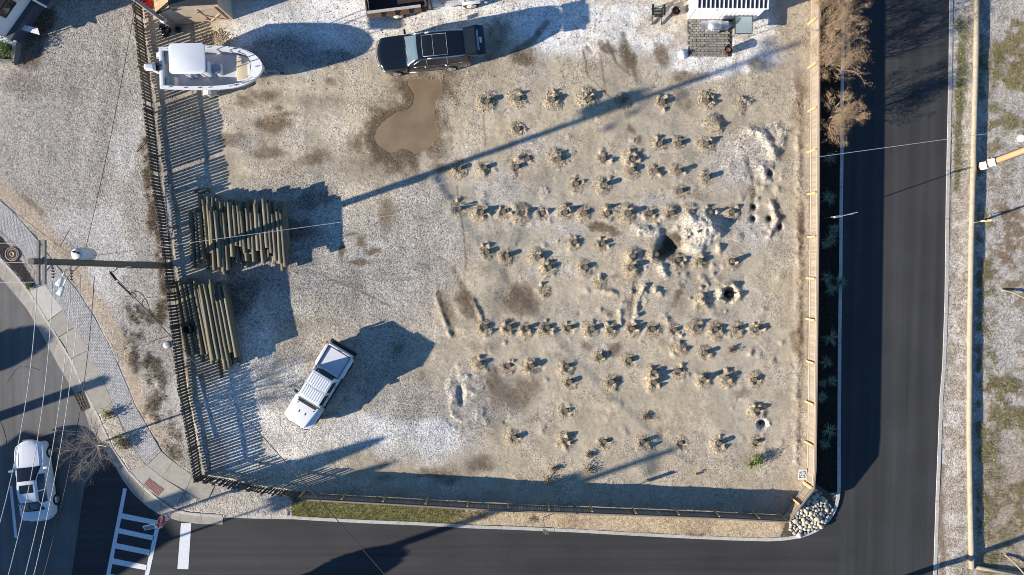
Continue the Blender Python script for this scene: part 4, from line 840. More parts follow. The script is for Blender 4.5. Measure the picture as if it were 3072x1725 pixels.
lf_.patch('cargo_dark_sheet', M_ink, suv, 10.3, 11.8, 4.6, 0, off=0.02)  # black sheet on the closed body; darkness of the cargo space put into its colour
MB().tube([(2.50, -0.86, 0.93), (2.70, -0.55, 0.96), (2.745, 0, 0.97), (2.70, 0.55, 0.96), (2.50, 0.86, 0.93)], 0.022, 6).build('grille_chrome', M_chrome, suv)
for y in (-0.35, 0.30): MB().bar((1.02, y-0.28, 1.285), (0.93, y+0.33, 1.33), 0.025, 0.02).build('wiper', M_trim, suv)
tg = MB().hexa([(-2.40, -.80, 1.80), (-3.12, -.84, 1.98), (-3.12, .84, 1.98), (-2.40, .80, 1.80), (-2.42, -.80, 1.88), (-3.12, -.84, 2.05), (-3.12, .84, 2.05), (-2.42, .80, 1.88)]); tg = tg.build('tailgate', M_black, suv, bevel=0.02)
MB().hexa([(-3.10, -.86, 1.97), (-3.58, -.82, 1.80), (-3.58, .82, 1.80), (-3.10, .86, 1.97), (-3.10, -.86, 2.05), (-3.60, -.82, 1.88), (-3.60, .82, 1.88), (-3.10, .86, 2.05)]).build('lower_panel', M_black, tg, bevel=0.02)
MB().hexa([(-2.50, -.66, 1.90), (-3.04, -.70, 2.03), (-3.04, .70, 2.03), (-2.50, .66, 1.90), (-2.50, -.66, 1.912), (-3.04, -.70, 2.045), (-3.04, .70, 2.045), (-2.50, .66, 1.912)]).build('rear_window', M_glass, tg)
MB().bar((-3.20, -.55, 2.045), (-3.20, .60, 2.045), 0.10, 0.03).build('chrome_strip', M_chrome, tg); MB().hexa([(-3.30, -.16, 1.99), (-3.42, -.16, 1.95), (-3.42, .16, 1.95), (-3.30, .16, 1.99), (-3.30, -.16, 2.005), (-3.42, -.16, 1.965), (-3.42, .16, 1.965), (-3.30, .16, 2.005)]).build('licence_plate', mat('plate', (0.6, 0.62, 0.5), 0.5), tg)

# ---- silver sedan
sed = thing('sedan', 'silver sedan with dark sunroof waiting in the street under the wires', 'car'); place(sed, 121, 1430, 96.5); sed.location.z = ZL
S = [prof(2.40, .62, .36, .56, .46, .60, .26), prof(2.37, .76, .26, .62, .60, .66, .26), prof(2.15, .87, .2, .70, .70, .76, .18), prof(1.6, .905, .19, .80, .74, .87, .05), prof(1.0, .91, .19, .88, .75, .96), prof(.88, .91, .19, .90, .75, .985, -.02), prof(.12, .91, .19, .93, .56, 1.36, .06),
     prof(-.3, .91, .19, .94, .585, 1.42), prof(-.85, .91, .19, .95, .57, 1.41), prof(-1.15, .91, .19, .96, .55, 1.355), prof(-1.78, .90, .2, .985, .70, 1.065, -.08), prof(-2.1, .87, .22, .975, .68, 1.05, -.02), prof(-2.33, .80, .28, .92, .62, .98, -.04), prof(-2.41, .72, .38, .72, .56, .80, -.08)]
lf_ = Loft(S); lf_.body('body', M_silver, sed)
lf_.patch('windscreen', M_glass, sed, 5.1, 5.95, 5.2, 0); lf_.patch('rear_window', M_glass, sed, 9.05, 9.95, 5.25, 0); lf_.patch('sunroof', M_glass, sed, 6.5, 7.5, 6.35, 0)
for sd in (1, -1):
    q_ = (lambda a: a) if sd > 0 else (lambda a: 16-a)
    lf_.patch('side_window', M_glass, sed, 5.6, 7.35, 3.2, 4.8, side=sd); lf_.patch('side_window', M_glass, sed, 7.45, 9.2, 3.2, 4.8, side=sd)
    lf_.line('window_trim', M_chrome, sed, [(5.5, q_(3.1)), (7.0, q_(3.1)), (8.5, q_(3.1)), (9.4, q_(3.2))], 0.010)
    lf_.patch('headlight', MATS['headlight_glass'], sed, 1.0, 2.4, 2.3, 3.2, side=sd); lf_.patch('tail_light', M_red, sed, 11.6, 12.8, 2.3, 3.2, side=sd)
    for u in (6.6, 8.2): lf_.line('door_handle', M_chrome, sed, [(u, q_(2.7)), (u+0.25, q_(2.7))], 0.018, 0.02)
    lf_.line('hood_crease', M_silver, sed, [(1.8, q_(6.2)), (3, q_(6.1)), (4.7, q_(6.0))], 0.02, -0.004)
    for x in (1.45, -1.42): wheel(sed, x, sd*0.895, 0.325, 0.22, sd)
    mirror(sed, 0.72, sd*0.90, 0.98, sd, M_silver)
MB().tube([(-0.98, 0.02, 1.40), (-1.10, 0.02, 1.47)], 0.02, 6).build('aerial', M_silver, sed)
MB().box(-0.02, 0.05, -0.42, 0.42, -0.09, 0.09).build('grille', M_trim, sed, loc=(2.36, 0, 0.52))
MB().tube([(-2.30, -.78, .62), (-2.43, -.5, .62), (-2.46, 0, .62), (-2.43, .5, .62), (-2.30, .78, .62)], 0.07, 8).build('rear_bumper', M_silver, sed)

# ---- white crew-cab pickup with an open box
jp = thing('pickup_truck', 'white boxy crew cab pickup with ribbed hardtop and pale covered cargo bed', 'pickup'); place(jp, 968, 1153, 238.4)
MB().hexa([(1.02, -.76, .62), (2.50, -.60, .62), (2.50, .60, .62), (1.02, .76, .62), (1.02, -.73, 1.235), (2.47, -.56, 1.16), (2.47, .56, 1.16), (1.02, .73, 1.235)]).build('hood', M_white, jp, bevel=0.05, seg=3)
for sd in (1, -1):
    MB().hexa([(x, y*sd, z) for x, y, z in ([(1.12, .60, .70), (2.60, .50, .70), (2.42, .94, .68), (1.05, .95, .68), (1.12, .60, .93), (2.60, .50, .90), (2.40, .93, .86), (1.02, .94, .84)])][::1]).build('fender', M_white, jp, bevel=0.03)
    MB().hexa([(x, y*sd, z) for x, y, z in ([(-2.36, .82, .86), (-1.22, .82, .86), (-1.10, .955, .84), (-2.45, .955, .84), (-2.36, .82, 1.0), (-1.22, .82, 1.0), (-1.18, .95, .95), (-2.40, .95, .95)])]).build('rear_fender', M_white, jp, bevel=0.03)
    wheel(jp, 1.78, sd*0.90, 0.40, 0.27, sd, M_trim, arch=False); wheel(jp, -1.80, sd*0.90, 0.40, 0.27, sd, M_trim, arch=False)
    MB().hexa([(-1.05, .70*sd, .48), (1.02, .70*sd, .48), (1.02, .86*sd, .48), (-1.05, .86*sd, .48), (-1.05, .70*sd, 1.16), (1.02, .70*sd, 1.16), (1.02, .80*sd, 1.16), (-1.05, .84*sd, 1.16)]).build('door_side', M_white, jp, bevel=0.02)
    MB().bar((-1.0, .86*sd, .44), (1.0, .86*sd, .44), 0.14, 0.05).build('side_step', M_trim, jp)
    for x0, x1 in ((-.86, -.10), (.02, .74)):
        w = MB().hexa([(x0, .735*sd, 1.20), (x1, .735*sd, 1.20), (x1, .80*sd, 1.20), (x0, .80*sd, 1.20), (x0+.03, .66*sd, 1.68), (x1-.10, .66*sd, 1.68), (x1-.10, .725*sd, 1.68), (x0+.03, .725*sd, 1.68)]); w.build('side_window', M_glass, jp)
    for x in (-.62, .18): MB().bar((x, .86*sd, 1.06), (x+.16, .86*sd, 1.06), 0.03, 0.03).build('door_handle', M_trim, jp)
    mirror(jp, 0.80, sd*0.84, 1.22, sd, M_trim)
    MB().box(-2.60, -2.50, sd*.93-.06, sd*.93+.02, .78, 1.02).build('tail_light', M_red, jp)
    MB().tube([(2.52, .40*sd, .95), (2.54, .40*sd, .95)], .11, 14).build('headlight', MATS['headlight_glass'], jp)
MB().hexa([(-1.02, -.785, 1.15), (.98, -.765, 1.15), (.98, .765, 1.15), (-1.02, .785, 1.15), (-.96, -.665, 1.79), (.66, -.665, 1.78), (.66, .665, 1.78), (-.96, .665, 1.79)]).build('cab', M_white, jp, bevel=0.045, seg=3)
hd = MB().box(-.97, .72, -.675, .675, 1.792, 1.828).build('hardtop', M_white, jp, bevel=0.014)
for xa, xb in ((-.88, -.16), (-.04, .62)):
    for k in range(9):
        y = -.56+k*.14; MB().box(xa, xb-(.06 if abs(k-4) > 2 else 0), y-.042, y+.042, 1.826, 1.842).build('roof_rib', M_white, hd, bevel=0.008, seg=1)
MB().tube([(-.16, -.67, 1.829), (-.10, -.35, 1.831), (-.08, 0, 1.831), (-.10, .35, 1.831), (-.16, .67, 1.829)], .007, 5).build('panel_joint', gs, hd)
MB().hexa([(.80, -.64, 1.24), (1.015, -.66, 1.20), (1.015, .66, 1.20), (.80, .64, 1.24), (.70, -.60, 1.70), (.725, -.60, 1.70), (.725, .60, 1.70), (.70, .60, 1.70)]).build('windscreen', M_glassb, jp)
MB().box(1.0, 1.18, -.60, .60, 1.225, 1.24).build('cowl_vent', M_trim, jp)
for y in (-.25, .28): MB().bar((1.09, y-.15, 1.255), (.98, y+.25, 1.30), .022, .02).build('wiper', M_trim, jp)
MB().hexa([(-1.075, -.58, 1.22), (-1.04, -.58, 1.22), (-1.04, .58, 1.22), (-1.075, .58, 1.22), (-.985, -.56, 1.74), (-.96, -.56, 1.74), (-.96, .56, 1.74), (-.985, .56, 1.74)]).build('rear_window', M_glass, jp)
for y in (-.2, .2): MB().box(1.62, 1.76, y-.03, y+.03, 1.18, 1.212).build('hood_vent', M_trim, jp)
for y in (-.55, .55): MB().tube([(1.28, y*.98, 1.21), (1.32, y*.98, 1.23)], .03, 8).build('hood_latch', M_trim, jp)
bx_ = MB(); bx_.box(-2.46, -1.14, -.722, .722, 1.02, 1.06); bed_ = bx_.build('bed_cover', mat('cover_pale', (.66, .68, .70), .45, .05, 3), jp)
for k in range(9): MB().box(-2.44, -1.16, -.62+k*.155-.068, -.62+k*.155+.068, 1.061, 1.064).build('cover_slat', MATS['cover_pale'], bed_)
for sd in (1, -1):
    MB().box(-2.50, -1.08, sd*.80-.075, sd*.80+.075, .50, 1.13).build('bed_side', M_white, jp, bevel=0.03); MB().box(-2.46, -1.12, sd*.735-.012, sd*.735+.012, .74, 1.14).build('bed_rail_trim', M_trim, jp)
MB().box(-1.14, -1.08, -.72, .72, .50, 1.13).build('bed_front', M_white, jp, bevel=0.015); MB().box(-2.60, -2.50, -.78, .78, .55, 1.13).build('tailgate', M_white, jp, bevel=0.03); MB().box(-2.56, -2.53, -.14, .14, 1.11, 1.145).build('tailgate_handle', M_trim, jp)
MB().box(-2.49, -2.46, -.72, .72, .74, 1.14).build('bed_rail_trim', M_trim, jp)
MB().box(-2.80, -2.60, -.88, .88, .50, .70).build('rear_bumper', M_trim, jp, bevel=0.03); MB().hexa([(2.52, -.84, .50), (2.70, -.60, .50), (2.70, .60, .50), (2.52, .84, .50), (2.52, -.84, .72), (2.68, -.60, .72), (2.68, .60, .72), (2.52, .84, .72)]).build('front_bumper', M_trim, jp, bevel=0.02)
MB().box(-2.4, 2.4, -.5, .5, .34, .62).build('chassis', M_trim, jp); gr_ = MB().box(2.47, 2.52, -.52, .52, .72, 1.06).build('grille', M_white, jp, bevel=.02)
for k in range(7): MB().box(2.515, 2.53, -.30+k*.1-.03, -.30+k*.1+.03, .78, 1.02).build('grille_slot', M_trim, gr_)

# ---- dump truck half out of the picture
tk = thing('dump_truck', 'white cab work truck with a rusty brown tipper bed', 'truck'); pr0 = P(1199, 58); tk.rotation_euler[2] = math.radians(7.3); u = Vector((math.cos(math.radians(7.3)), math.sin(math.radians(7.3)))); nv_ = Vector((-u.y, u.x)); c0 = Vector((pr0.x, pr0.y))+nv_*1.12
tk.location = (c0.x, c0.y, 0)          # origin: on the ground under the rear axle
M_bed = mat('rusty_bed', (0.105, 0.062, 0.045), 0.8, 0.4, 4); M_bedf = mat('bed_floor_dark', (0.028, 0.019, 0.017), 0.85, 0.4, 3); M_bedl = mat('bed_top_rail', (0.46, 0.42, 0.37), 0.7, 0.2, 5)
MB().box(-1.55, 1.75, -1.13, 1.13, .98, 1.10).build('bed_floor', M_bedf, tk)
for sd in (1, -1):
    MB().hexa([(-1.6, sd*1.16-.03, .92), (1.75, sd*1.16-.03, .92), (1.75, sd*1.16+.03, .92), (-1.6, sd*1.16+.03, .92), (-1.6, sd*1.12-.03, 1.62), (1.75, sd*1.12-.03, 1.62), (1.75, sd*1.12+.03, 1.62), (-1.6, sd*1.12+.03, 1.62)]).build('bed_side', M_bed, tk)
    MB().box(-1.6, 1.45, sd*1.12-.07, sd*1.12+.07, 1.60, 1.67).build('top_rail', M_bedl, tk)
    for x in (-.9, -.1, .7, 1.4): MB().box(x-.05, x+.05, sd*1.18-.05, sd*1.18+.05, .92, 1.6).build('stake', M_bed, tk)
    MB().box(-1.6, 1.7, sd*.98-.2, sd*.98+.2, .80, .92).build('side_skirt', M_bed, tk); MB().box(-1.74, -1.62, sd*1.02-.09, sd*1.02+.09, .85, 1.02).build('tail_light', M_red, tk)
    wheel(tk, 0, sd*1.06, .44, .32, sd, mat('steel_wheel', (0.62, 0.60, 0.52), 0.5), arch=False); wheel(tk, 4.32, sd*1.0, .44, .28, sd, MATS['steel_wheel'])
    MB().bar((1.35, sd*1.08, .58), (3.3, sd*1.08, .58), .18, .06).build('side_step', M_white, tk)
    MB().box(2.0, 2.06, sd*1.02-.03, sd*1.02+.03, .6, 2.2).build('rack_post', M_trim, tk); MB().box(3.95, 4.02, sd*1.08-.02, sd*1.08+.26, 1.35, 1.75).build('wing_mirror', M_trim, tk)
    MB().box(2.55, 3.55, sd*.975-.01, sd*.975+.012, 1.50, 1.92).build('side_window', M_glass, tk); MB().bar((2.6, sd*.995, 1.25), (2.75, sd*.995, 1.25), .03, .03).build('door_handle', M_trim, tk)
    MB().box(3.78, 4.86, sd*1.0-.14, sd*1.0+.05, .92, 1.02).build('wheel_flare', M_white, tk, bevel=.03)
MB().box(1.70, 1.80, -1.15, 1.15, .92, 1.75).build('headboard', M_bed, tk); MB().box(-1.66, -1.60, -1.16, 1.16, .92, 1.62).build('tailboard', M_bed, tk)
MB().hexa([(1.86, -.98, .62), (3.85, -.98, .62), (3.85, .98, .62), (1.86, .98, .62), (1.9, -.82, 2.05), (3.25, -.82, 2.05), (3.25, .82, 2.05), (1.9, .82, 2.05)]).build('cab', M_white, tk, bevel=.06, seg=3)
MB().hexa([(3.55, -.97, .62), (5.1, -.90, .62), (5.1, .90, .62), (3.55, .97, .62), (3.60, -.90, 1.42), (5.05, -.82, 1.22), (5.05, .82, 1.22), (3.60, .90, 1.42)]).build('hood', M_white, tk, bevel=.06, seg=3)
MB().hexa([(3.52, -.80, 1.46), (3.86, -.84, 1.40), (3.86, .84, 1.40), (3.52, .80, 1.46), (3.26, -.74, 1.98), (3.32, -.74, 1.98), (3.32, .74, 1.98), (3.26, .74, 1.98)]).build('windscreen', M_glass, tk)
MB().box(5.08, 5.26, -1.0, 1.0, .5, .78).build('front_bumper', M_chrome, tk, bevel=.03); MB().box(-1.5, 4.9, -.42, .42, .45, .75).build('chassis', M_trim, tk); MB().box(1.78, 2.02, -.5, .1, 1.0, 2.1).build('exhaust_guard', M_trim, tk)

# ================================================================ boat and trailer
bc = P(634, 203, 1.70); ZB = 1.70
bt = thing('motor_boat', 'white centre console motor boat with canvas top and outboard', 'boat', (bc.x, bc.y, 0), math.radians(0.8))
xs_ = [-2.92, -2.0, -1.0, 0.0, 0.8, 1.5, 2.1, 2.5, 2.75, 2.90, 2.96]; ws_ = [1.155, 1.20, 1.225, 1.22, 1.18, 1.08, .88, .66, .42, .18, .0]
xx = np.linspace(-2.92, 2.96, 60); ww = np.interp(xx, xs_, ws_)
wwm = mono(np.array(list(zip(xs_, ws_))), 10); xx, ww = wwm[:, 0], wwm[:, 1]
def hull_row(i):
    x, w = xx[i], ww[i]; t_ = max(0, (x-0.5)/2.46); sh = 0.16*max(0, (x)/2.96)**2; kz = ZB-1.05+0.85*t_**2.4; cz = ZB-.72+0.62*t_**2
    return [(x-.35*t_**3*0, 0, kz), (x, w*.55, (kz+cz)/2-.02), (x, w*.86, cz), (x, w*.95, (cz+ZB+sh)/2), (x, w, ZB+sh)]
mb = MB(); n = len(xx); rows = [hull_row(i) for i in range(n)]
vs_ = []
for r in rows: vs_ += r+[(x, -y, z) for x, y, z in r[::-1]]
k = 10; fs = [(i*k+j, (i+1)*k+j, (i+1)*k+j+1, i*k+j+1) for i in range(n-1) for j in range(9) if j != 4]+[tuple(range(k))[::-1]]
hl = mb.add(vs_, fs, 0, True).build('hull', M_gel, bt); hl.data.polygons[len(fs)-1].use_smooth = False
iw = np.where(xx < 2.25, np.minimum(ww-.19, ww*.86), 0); mask = (xx <= 2.26) & (xx >= -2.74); ixs = [i for i in range(n) if mask[i]]
def shz(x): return ZB+0.16*max(0, x/2.96)**2
xin = [xx[i] for i in ixs]; win = [iw[i]*(1 if xx[i] < 1.9 else max(.35, 1-((xx[i]-1.9)/.36)**2*.55)) for i in ixs]
mb = MB(); vs_ = []; fs = []
# cap: outer ring to inner ring on both sides
for sd in (1, -1):
    o_ = len(vs_)
    for i in range(n):
        x = xx[i]; xi_ = min(max(x, -2.74), 2.26); wi = float(np.interp(xi_, xin, win)); 
        if x > 2.26: wi = win[-1]*max(0, 1-(x-2.26)/.02)
        vs_ += [(x, sd*(ww[i]+.02), shz(x)+.02), (x, sd*min(wi, ww[i]), shz(x)+.035)]
    for i in range(n-1):
        a = o_+2*i; fs.append((a, a+2, a+3, a+1) if sd < 0 else (a+1, a+3, a+2, a))
mb.add(vs_, fs, 0, True); mb.build('gunwale', M_gel, bt)
MB().box(-2.93, -2.72, -1.12, 1.12, ZB-.2, ZB+.03).build('transom', M_gel, bt, bevel=.03)
mb = MB(); vs_ = []; fs = []; zso = ZB-.62; m_ = len(xin)
for x, w in zip(xin, win): vs_ += [(x, w, shz(x)+.03), (x, w*.97, zso+.10*max(0, x/2.3)), (x, -w*.97, zso+.10*max(0, x/2.3)), (x, -w, shz(x)+.03)]
for i in range(m_-1):
    for j in range(3): fs.append((i*4+j, i*4+4+j, i*4+5+j, i*4+1+j))
fs += [(0, 1, 2, 3), tuple((m_-1)*4+j for j in (3, 2, 1, 0))]
mb.add(vs_, fs).build('cockpit_liner', M_deck, bt)
MB().prism([(1.32, -.78), (1.95, -.62), (2.12, -.34), (2.12, .34), (1.95, .62), (1.32, .78)], zso, zso+.36).build('bow_seat', M_gel, bt, bevel=.02); MB().prism([(1.36, -.66), (1.92, -.52), (1.98, -.3), (1.98, .3), (1.92, .52), (1.36, .66)], zso+.36, zso+.42).build('bow_cushion', M_seat, bt, bevel=.02)
MB().prism([(1.99, -.42), (2.16, -.3), (2.16, .3), (1.99, .42)], zso+.36, zso+.48).build('anchor_locker', M_gel, bt, bevel=.02)
cs = MB().hexa([(-.70, -.36, zso), (.02, -.36, zso), (.02, .36, zso), (-.70, .36, zso), (-.62, -.36, ZB+.28), (-.10, -.33, ZB+.18), (-.10, .33, ZB+.18), (-.62, .36, ZB+.28)]).build('console', M_gel, bt, bevel=.04)
MB().hexa([(-.64, -.33, ZB+.28), (-.30, -.33, ZB+.25), (-.30, .33, ZB+.25), (-.64, .33, ZB+.28), (-.62, -.31, ZB+.30), (-.32, -.31, ZB+.27), (-.32, .31, ZB+.27), (-.62, .31, ZB+.30)]).build('dashboard', M_trim, cs)
MB().lathe([(.20, 0), (.20, .03), (.17, .03), (.17, 0)], 18, (-.74, 0, ZB+.10)).build('steering_wheel', M_trim, cs); MB().bar((-.12, -.34, ZB+.50), (-.12, .34, ZB+.50), .02, .30).build('windshield', M_glassb, cs)
MB().box(.03, .42, -.30, .30, zso, zso+.42).build('console_seat', M_gel, bt, bevel=.05); MB().lathe([(.25, 0), (.27, .05), (.22, .09)], 18, (.24, 0, zso+.42)).build('seat_pad', mat('grey_pad', (0.34, 0.36, 0.38), 0.7), bt)
MB().box(-1.45, -1.0, -.42, .42, zso, zso+.75).build('leaning_post', M_gel, bt, bevel=.05); MB().box(-1.45, -1.02, -.42, .42, zso+.75, zso+.85).build('leaning_cushion', M_seat, bt, bevel=.03)
for sd in (1, -1):
    MB().box(-2.68, -2.15, sd*.70-.28, sd*.70+.28, zso, zso+.40).build('stern_seat', M_gel, bt, bevel=.03); MB().box(-2.48, -2.18, sd*.70-.25, sd*.70+.25, zso+.40, zso+.46).build('stern_cushion', M_seat, bt, bevel=.02)
    for x in (-2.45, -1.55, -.75, -.2, 1.3): MB().bar((x, sd*(float(np.interp(x, xx, ww))-.10), shz(x)+.055), (x+.15, sd*(float(np.interp(x, xx, ww))-.10), shz(x)+.055), .03, .035).build('cleat', M_chrome if x in (-2.45, -.2) else M_trim, bt)
    pts = [(x, sd*(float(np.interp(x, xx, ww))-.06), shz(x)+.26) for x in (1.0, 1.4, 1.8, 2.15, 2.45)]; MB().tube(smooth_line(pts, 3), .014, 6).build('bow_rail', M_chrome, bt)
    for p in pts: MB().tube([(p[0], p[1], p[2]-.24), p], .012, 5).build('rail_stanchion', M_chrome, bt)
MB().bar((2.55, 0, shz(2.55)+.06), (2.72, 0, shz(2.72)+.06), .03, .035).build('bow_cleat', M_trim, bt)
ty = 0.06; tpts = []
for cx2, cy2, a0 in ((.10, .60, 0), (-1.42, .60, 90), (-1.42, -.60, 180), (.10, -.60, 270)):
    for k2 in range(6): a2 = math.radians(a0+18*k2); tpts.append((cx2+.22*math.cos(a2), cy2+ty+.22*math.sin(a2)))
tt = MB().prism(tpts, ZB+1.50, ZB+1.57).build('canvas_top', M_canvas, bt, bevel=.02)
for x in (-1.3, -.2):
    for sd in (1, -1): MB().tube([(x*.75-.2, sd*.42, zso), (x*.8-.15, sd*.48, ZB+.4), (x, sd*.62, ZB+1.5)], .028, 8).build('top_post', M_alu, bt)
ob = MB().hexa([(-3.72, -.16, ZB+.0), (-3.05, -.21, ZB+.0), (-3.05, .21, ZB+.0), (-3.72, .16, ZB+.0), (-3.60, -.17, ZB+.42), (-3.02, -.20, ZB+.38), (-3.02, .20, ZB+.38), (-3.60, .17, ZB+.42)]).build('outboard_engine', M_gel, bt, bevel=.12, seg=4)
MB().box(-3.45, -3.15, -.10, .10, ZB-.85, ZB+.05).build('engine_leg', M_gel, ob, bevel=.04); MB().box(-3.08, -2.90, -.16, .16, ZB-.35, ZB+.18).build('engine_bracket', M_trim, ob, bevel=.03); MB().tube([(-3.05, .12, ZB+.2), (-2.9, .22, ZB+.25), (-2.75, .12, ZB+.05)], .03, 6).build('cable_hose', M_trim, ob)
MB().tube([(-3.55, 0, ZB-.78), (-3.42, 0, ZB-.78)], .05, 8).build('propeller_hub', M_trim, ob)
for y in (.62, .92): MB().tube([(-2.93, y, ZB-.15), (-3.18, y, ZB-.15), (-3.26, y, ZB+.0)], .016, 6).build('ladder_rail', M_chrome, bt)
MB().box(-3.16, -2.93, .60, .94, ZB-.20, ZB-.16).build('swim_step', M_gel, bt)
tr = thing('boat_trailer', 'galvanised single axle trailer carrying the white boat', 'trailer', (bc.x, bc.y, 0), math.radians(0.8))
for sd in (1, -1):
    MB().tube([(-2.5, sd*.62, .52), (.8, sd*.62, .52), (2.6, sd*.16, .50), (3.5, sd*.03, .48)], .05, 6).build('frame_rail', M_galv, tr)
    MB().bar((-2.3, sd*.45, .70), (.9, sd*.45, .70), .10, .10).build('bunk', M_wood, tr)
    wheel(tr, -.62, sd*1.20, .33, .20, sd, M_galv, arch=False)
    fd = MB(); ang = np.linspace(math.radians(12), math.radians(168), 9)
    for a, b_ in zip(ang[:-1], ang[1:]): fd.add([(-.62+.43*math.cos(t2), sd*(1.13+w2), .33+.43*math.sin(t2)) for t2, w2 in ((a, -.14), (b_, -.14), (b_, .14), (a, .14))], [(0, 1, 2, 3)])
    fd.build('mudguard', mat('guard_tan', (0.60, 0.56, 0.46), 0.5), tr); MB().box(-1.12, -.12, sd*1.13-.14, sd*1.13+.14, .42, .46).build('guard_step', M_galv, tr)
    MB().bar((-1.55, sd*.62, .52), (-1.55, sd*1.30, .75), .06, .06).build('guide_arm', M_galv, tr)
MB().bar((-.62, -1.2, .36), (-.62, 1.2, .36), .07, .07).build('axle', M_galv, tr)
for x in (-2.4, -1.0, .6): MB().bar((x, -.62, .55), (x, .62, .55), .07, .07).build('cross_beam', M_galv, tr)
for x in (-2.0, -.2, .8): MB().bar((x, -.45, .60), (x, -.45, .70), .06, .06).build('bunk_bracket', M_galv, tr); MB().bar((x, .45, .60), (x, .45, .70), .06, .06).build('bunk_bracket', M_galv, tr)
MB().tube([(2.7, 0, .5), (2.75, 0, 1.25)], .05, 8).build('winch_post', M_galv, tr); MB().tube([(3.2, .12, .05), (3.2, .12, .75)], .035, 8).build('jack_stand', M_galv, tr); MB().tube([(3.45, 0, .48), (3.7, 0, .46)], .045, 8).build('coupler', M_trim, tr)
# ================================================================ utility pole and its wires
def lab(o, l, c, g=None): return tag(o, l, c, g)
ub = P(505, 797); U = lambda px, py, z: P(px, py, z)
up = thing('utility_pole', 'tall wooden utility pole with crossarm and grey transformer beside the picket fence', 'utility pole', (ub.x, ub.y, 0))
def rel(p): return (p.x-ub.x, p.y-ub.y, p.z)
ptop = rel(U(93, 784, 11.9))
MB().tube([(0, 0, -.5), tuple(Vector(ptop)*0.5), ptop], [.19, .165, .14], 14).build('pole', M_pole, up)
def onpole(z): return Vector(ptop)*(z/ptop[2])
a0, a1 = rel(U(124, 720, 11.25)), rel(U(124, 853, 11.25)); d = (Vector(a1)-Vector(a0)).normalized()
M_arm = mat('grey_timber', (0.24, 0.22, 0.20), 0.85, 0.2, 6)
for off in (-.13, .13):
    MB().bar((a0[0]+off, a0[1], a0[2]), (a1[0]+off, a1[1], a1[2]), .11, .13).build('crossarm', M_arm, up)
for q_ in (.28, .72):
    m0 = Vector(a0).lerp(Vector(a1), q_); MB().bar(m0+Vector((.14, 0, -.05)), onpole(10.55)+Vector((.1, 0, 0)), .05, .02).build('arm_brace', M_arm, up)
tc_ = rel(U(250, 776, 8.3)); tcv = onpole(8.3)+Vector((.05, .42, 0))
tb = MB().lathe([(.22, -.56), (.29, -.52), (.30, .46), (.27, .55), (.13, .6)], 20, tcv).build('transformer', mat('transformer_grey', (0.58, 0.61, 0.63), 0.45), up, )
for a in (0.4, 2.2): MB().lathe([(.05, .5), (.06, .6), (.03, .62), (.05, .68), (.02, .78)], 8, (tcv.x+.12*math.cos(a), tcv.y+.12*math.sin(a), tcv.z)).build('bushing', M_rust, tb)
MB().bar(onpole(8.5), tcv+Vector((0, -.1, .2)), .10, .08).build('mounting_bracket', M_galv, tb)
for px, py, z in ((115, 812, 11.2), (158, 818, 10.6), (213, 825, 9.6)):
    c = rel(U(px, py, z)); MB().tube([(c[0], c[1]+.35, c[2]), (c[0], c[1]-.3, c[2]-.02)], .02, 6).build('insulator_rod', M_galv, up)
    mb = MB()
    for k in range(4): mb.tube([(c[0], c[1]+.22-k*.13, c[2]), (c[0], c[1]+.16-k*.13, c[2])], [.11, .05], 10)
    mb.build('insulator', mat('insulator_brown', (0.16, 0.035, 0.03), 0.3), up)
MB().bar(onpole(10.6), rel(U(158, 812, 10.6)), .04, .04).build('insulator_arm', M_galv, up); MB().bar(onpole(9.7)+Vector((0, 0, 0)), rel(U(213, 818, 9.6)), .04, .04).build('insulator_arm', M_galv, up)
# street flood lamps on their arms
for px, py, z in ((186, 832, 9.0), (189, 860, 8.6)):
    c = Vector(rel(U(px, py, z))); MB().tube([onpole(z-.2), onpole(z-.2).lerp(c, .6)+Vector((0, 0, .25)), c], .025, 6).build('lamp_arm', M_galv, up)
    dv_ = Vector((-.5, -.85, 0)).normalized(); sv = Vector((.85, -.5, 0)); e = c+dv_*.45
    MB().hexa([c-sv*.07-Vector((0, 0, .07)), c+sv*.07-Vector((0, 0, .07)), e+sv*.15-Vector((0, 0, .10)), e-sv*.15-Vector((0, 0, .10)), c-sv*.06+Vector((0, 0, .05)), c+sv*.06+Vector((0, 0, .05)), e+sv*.13+Vector((0, 0, .05)), e-sv*.13+Vector((0, 0, .05))]).build('lamp_head', mat('lamp_grey', (0.60, 0.64, 0.66), 0.5), up, bevel=.03)
c = onpole(4.6); MB().box(-.14, .14, -.24, -.10, -.22, .22).build('meter_box', mat('box_pale', (0.52, 0.54, 0.55), 0.6), up, loc=tuple(c)); MB().tube([onpole(.1)+Vector((.03, .17, 0)), onpole(3.6)+Vector((0.02, .17, 0))], .045, 8).build('conduit', mat('conduit_grey', (0.5, 0.5, 0.5), 0.5), up)
MB().tube([onpole(0)+Vector((0, -.17, 0)), onpole(5.5)+Vector((0, -.19, 0))], .02, 6).build('ground_wire', M_trim, up)
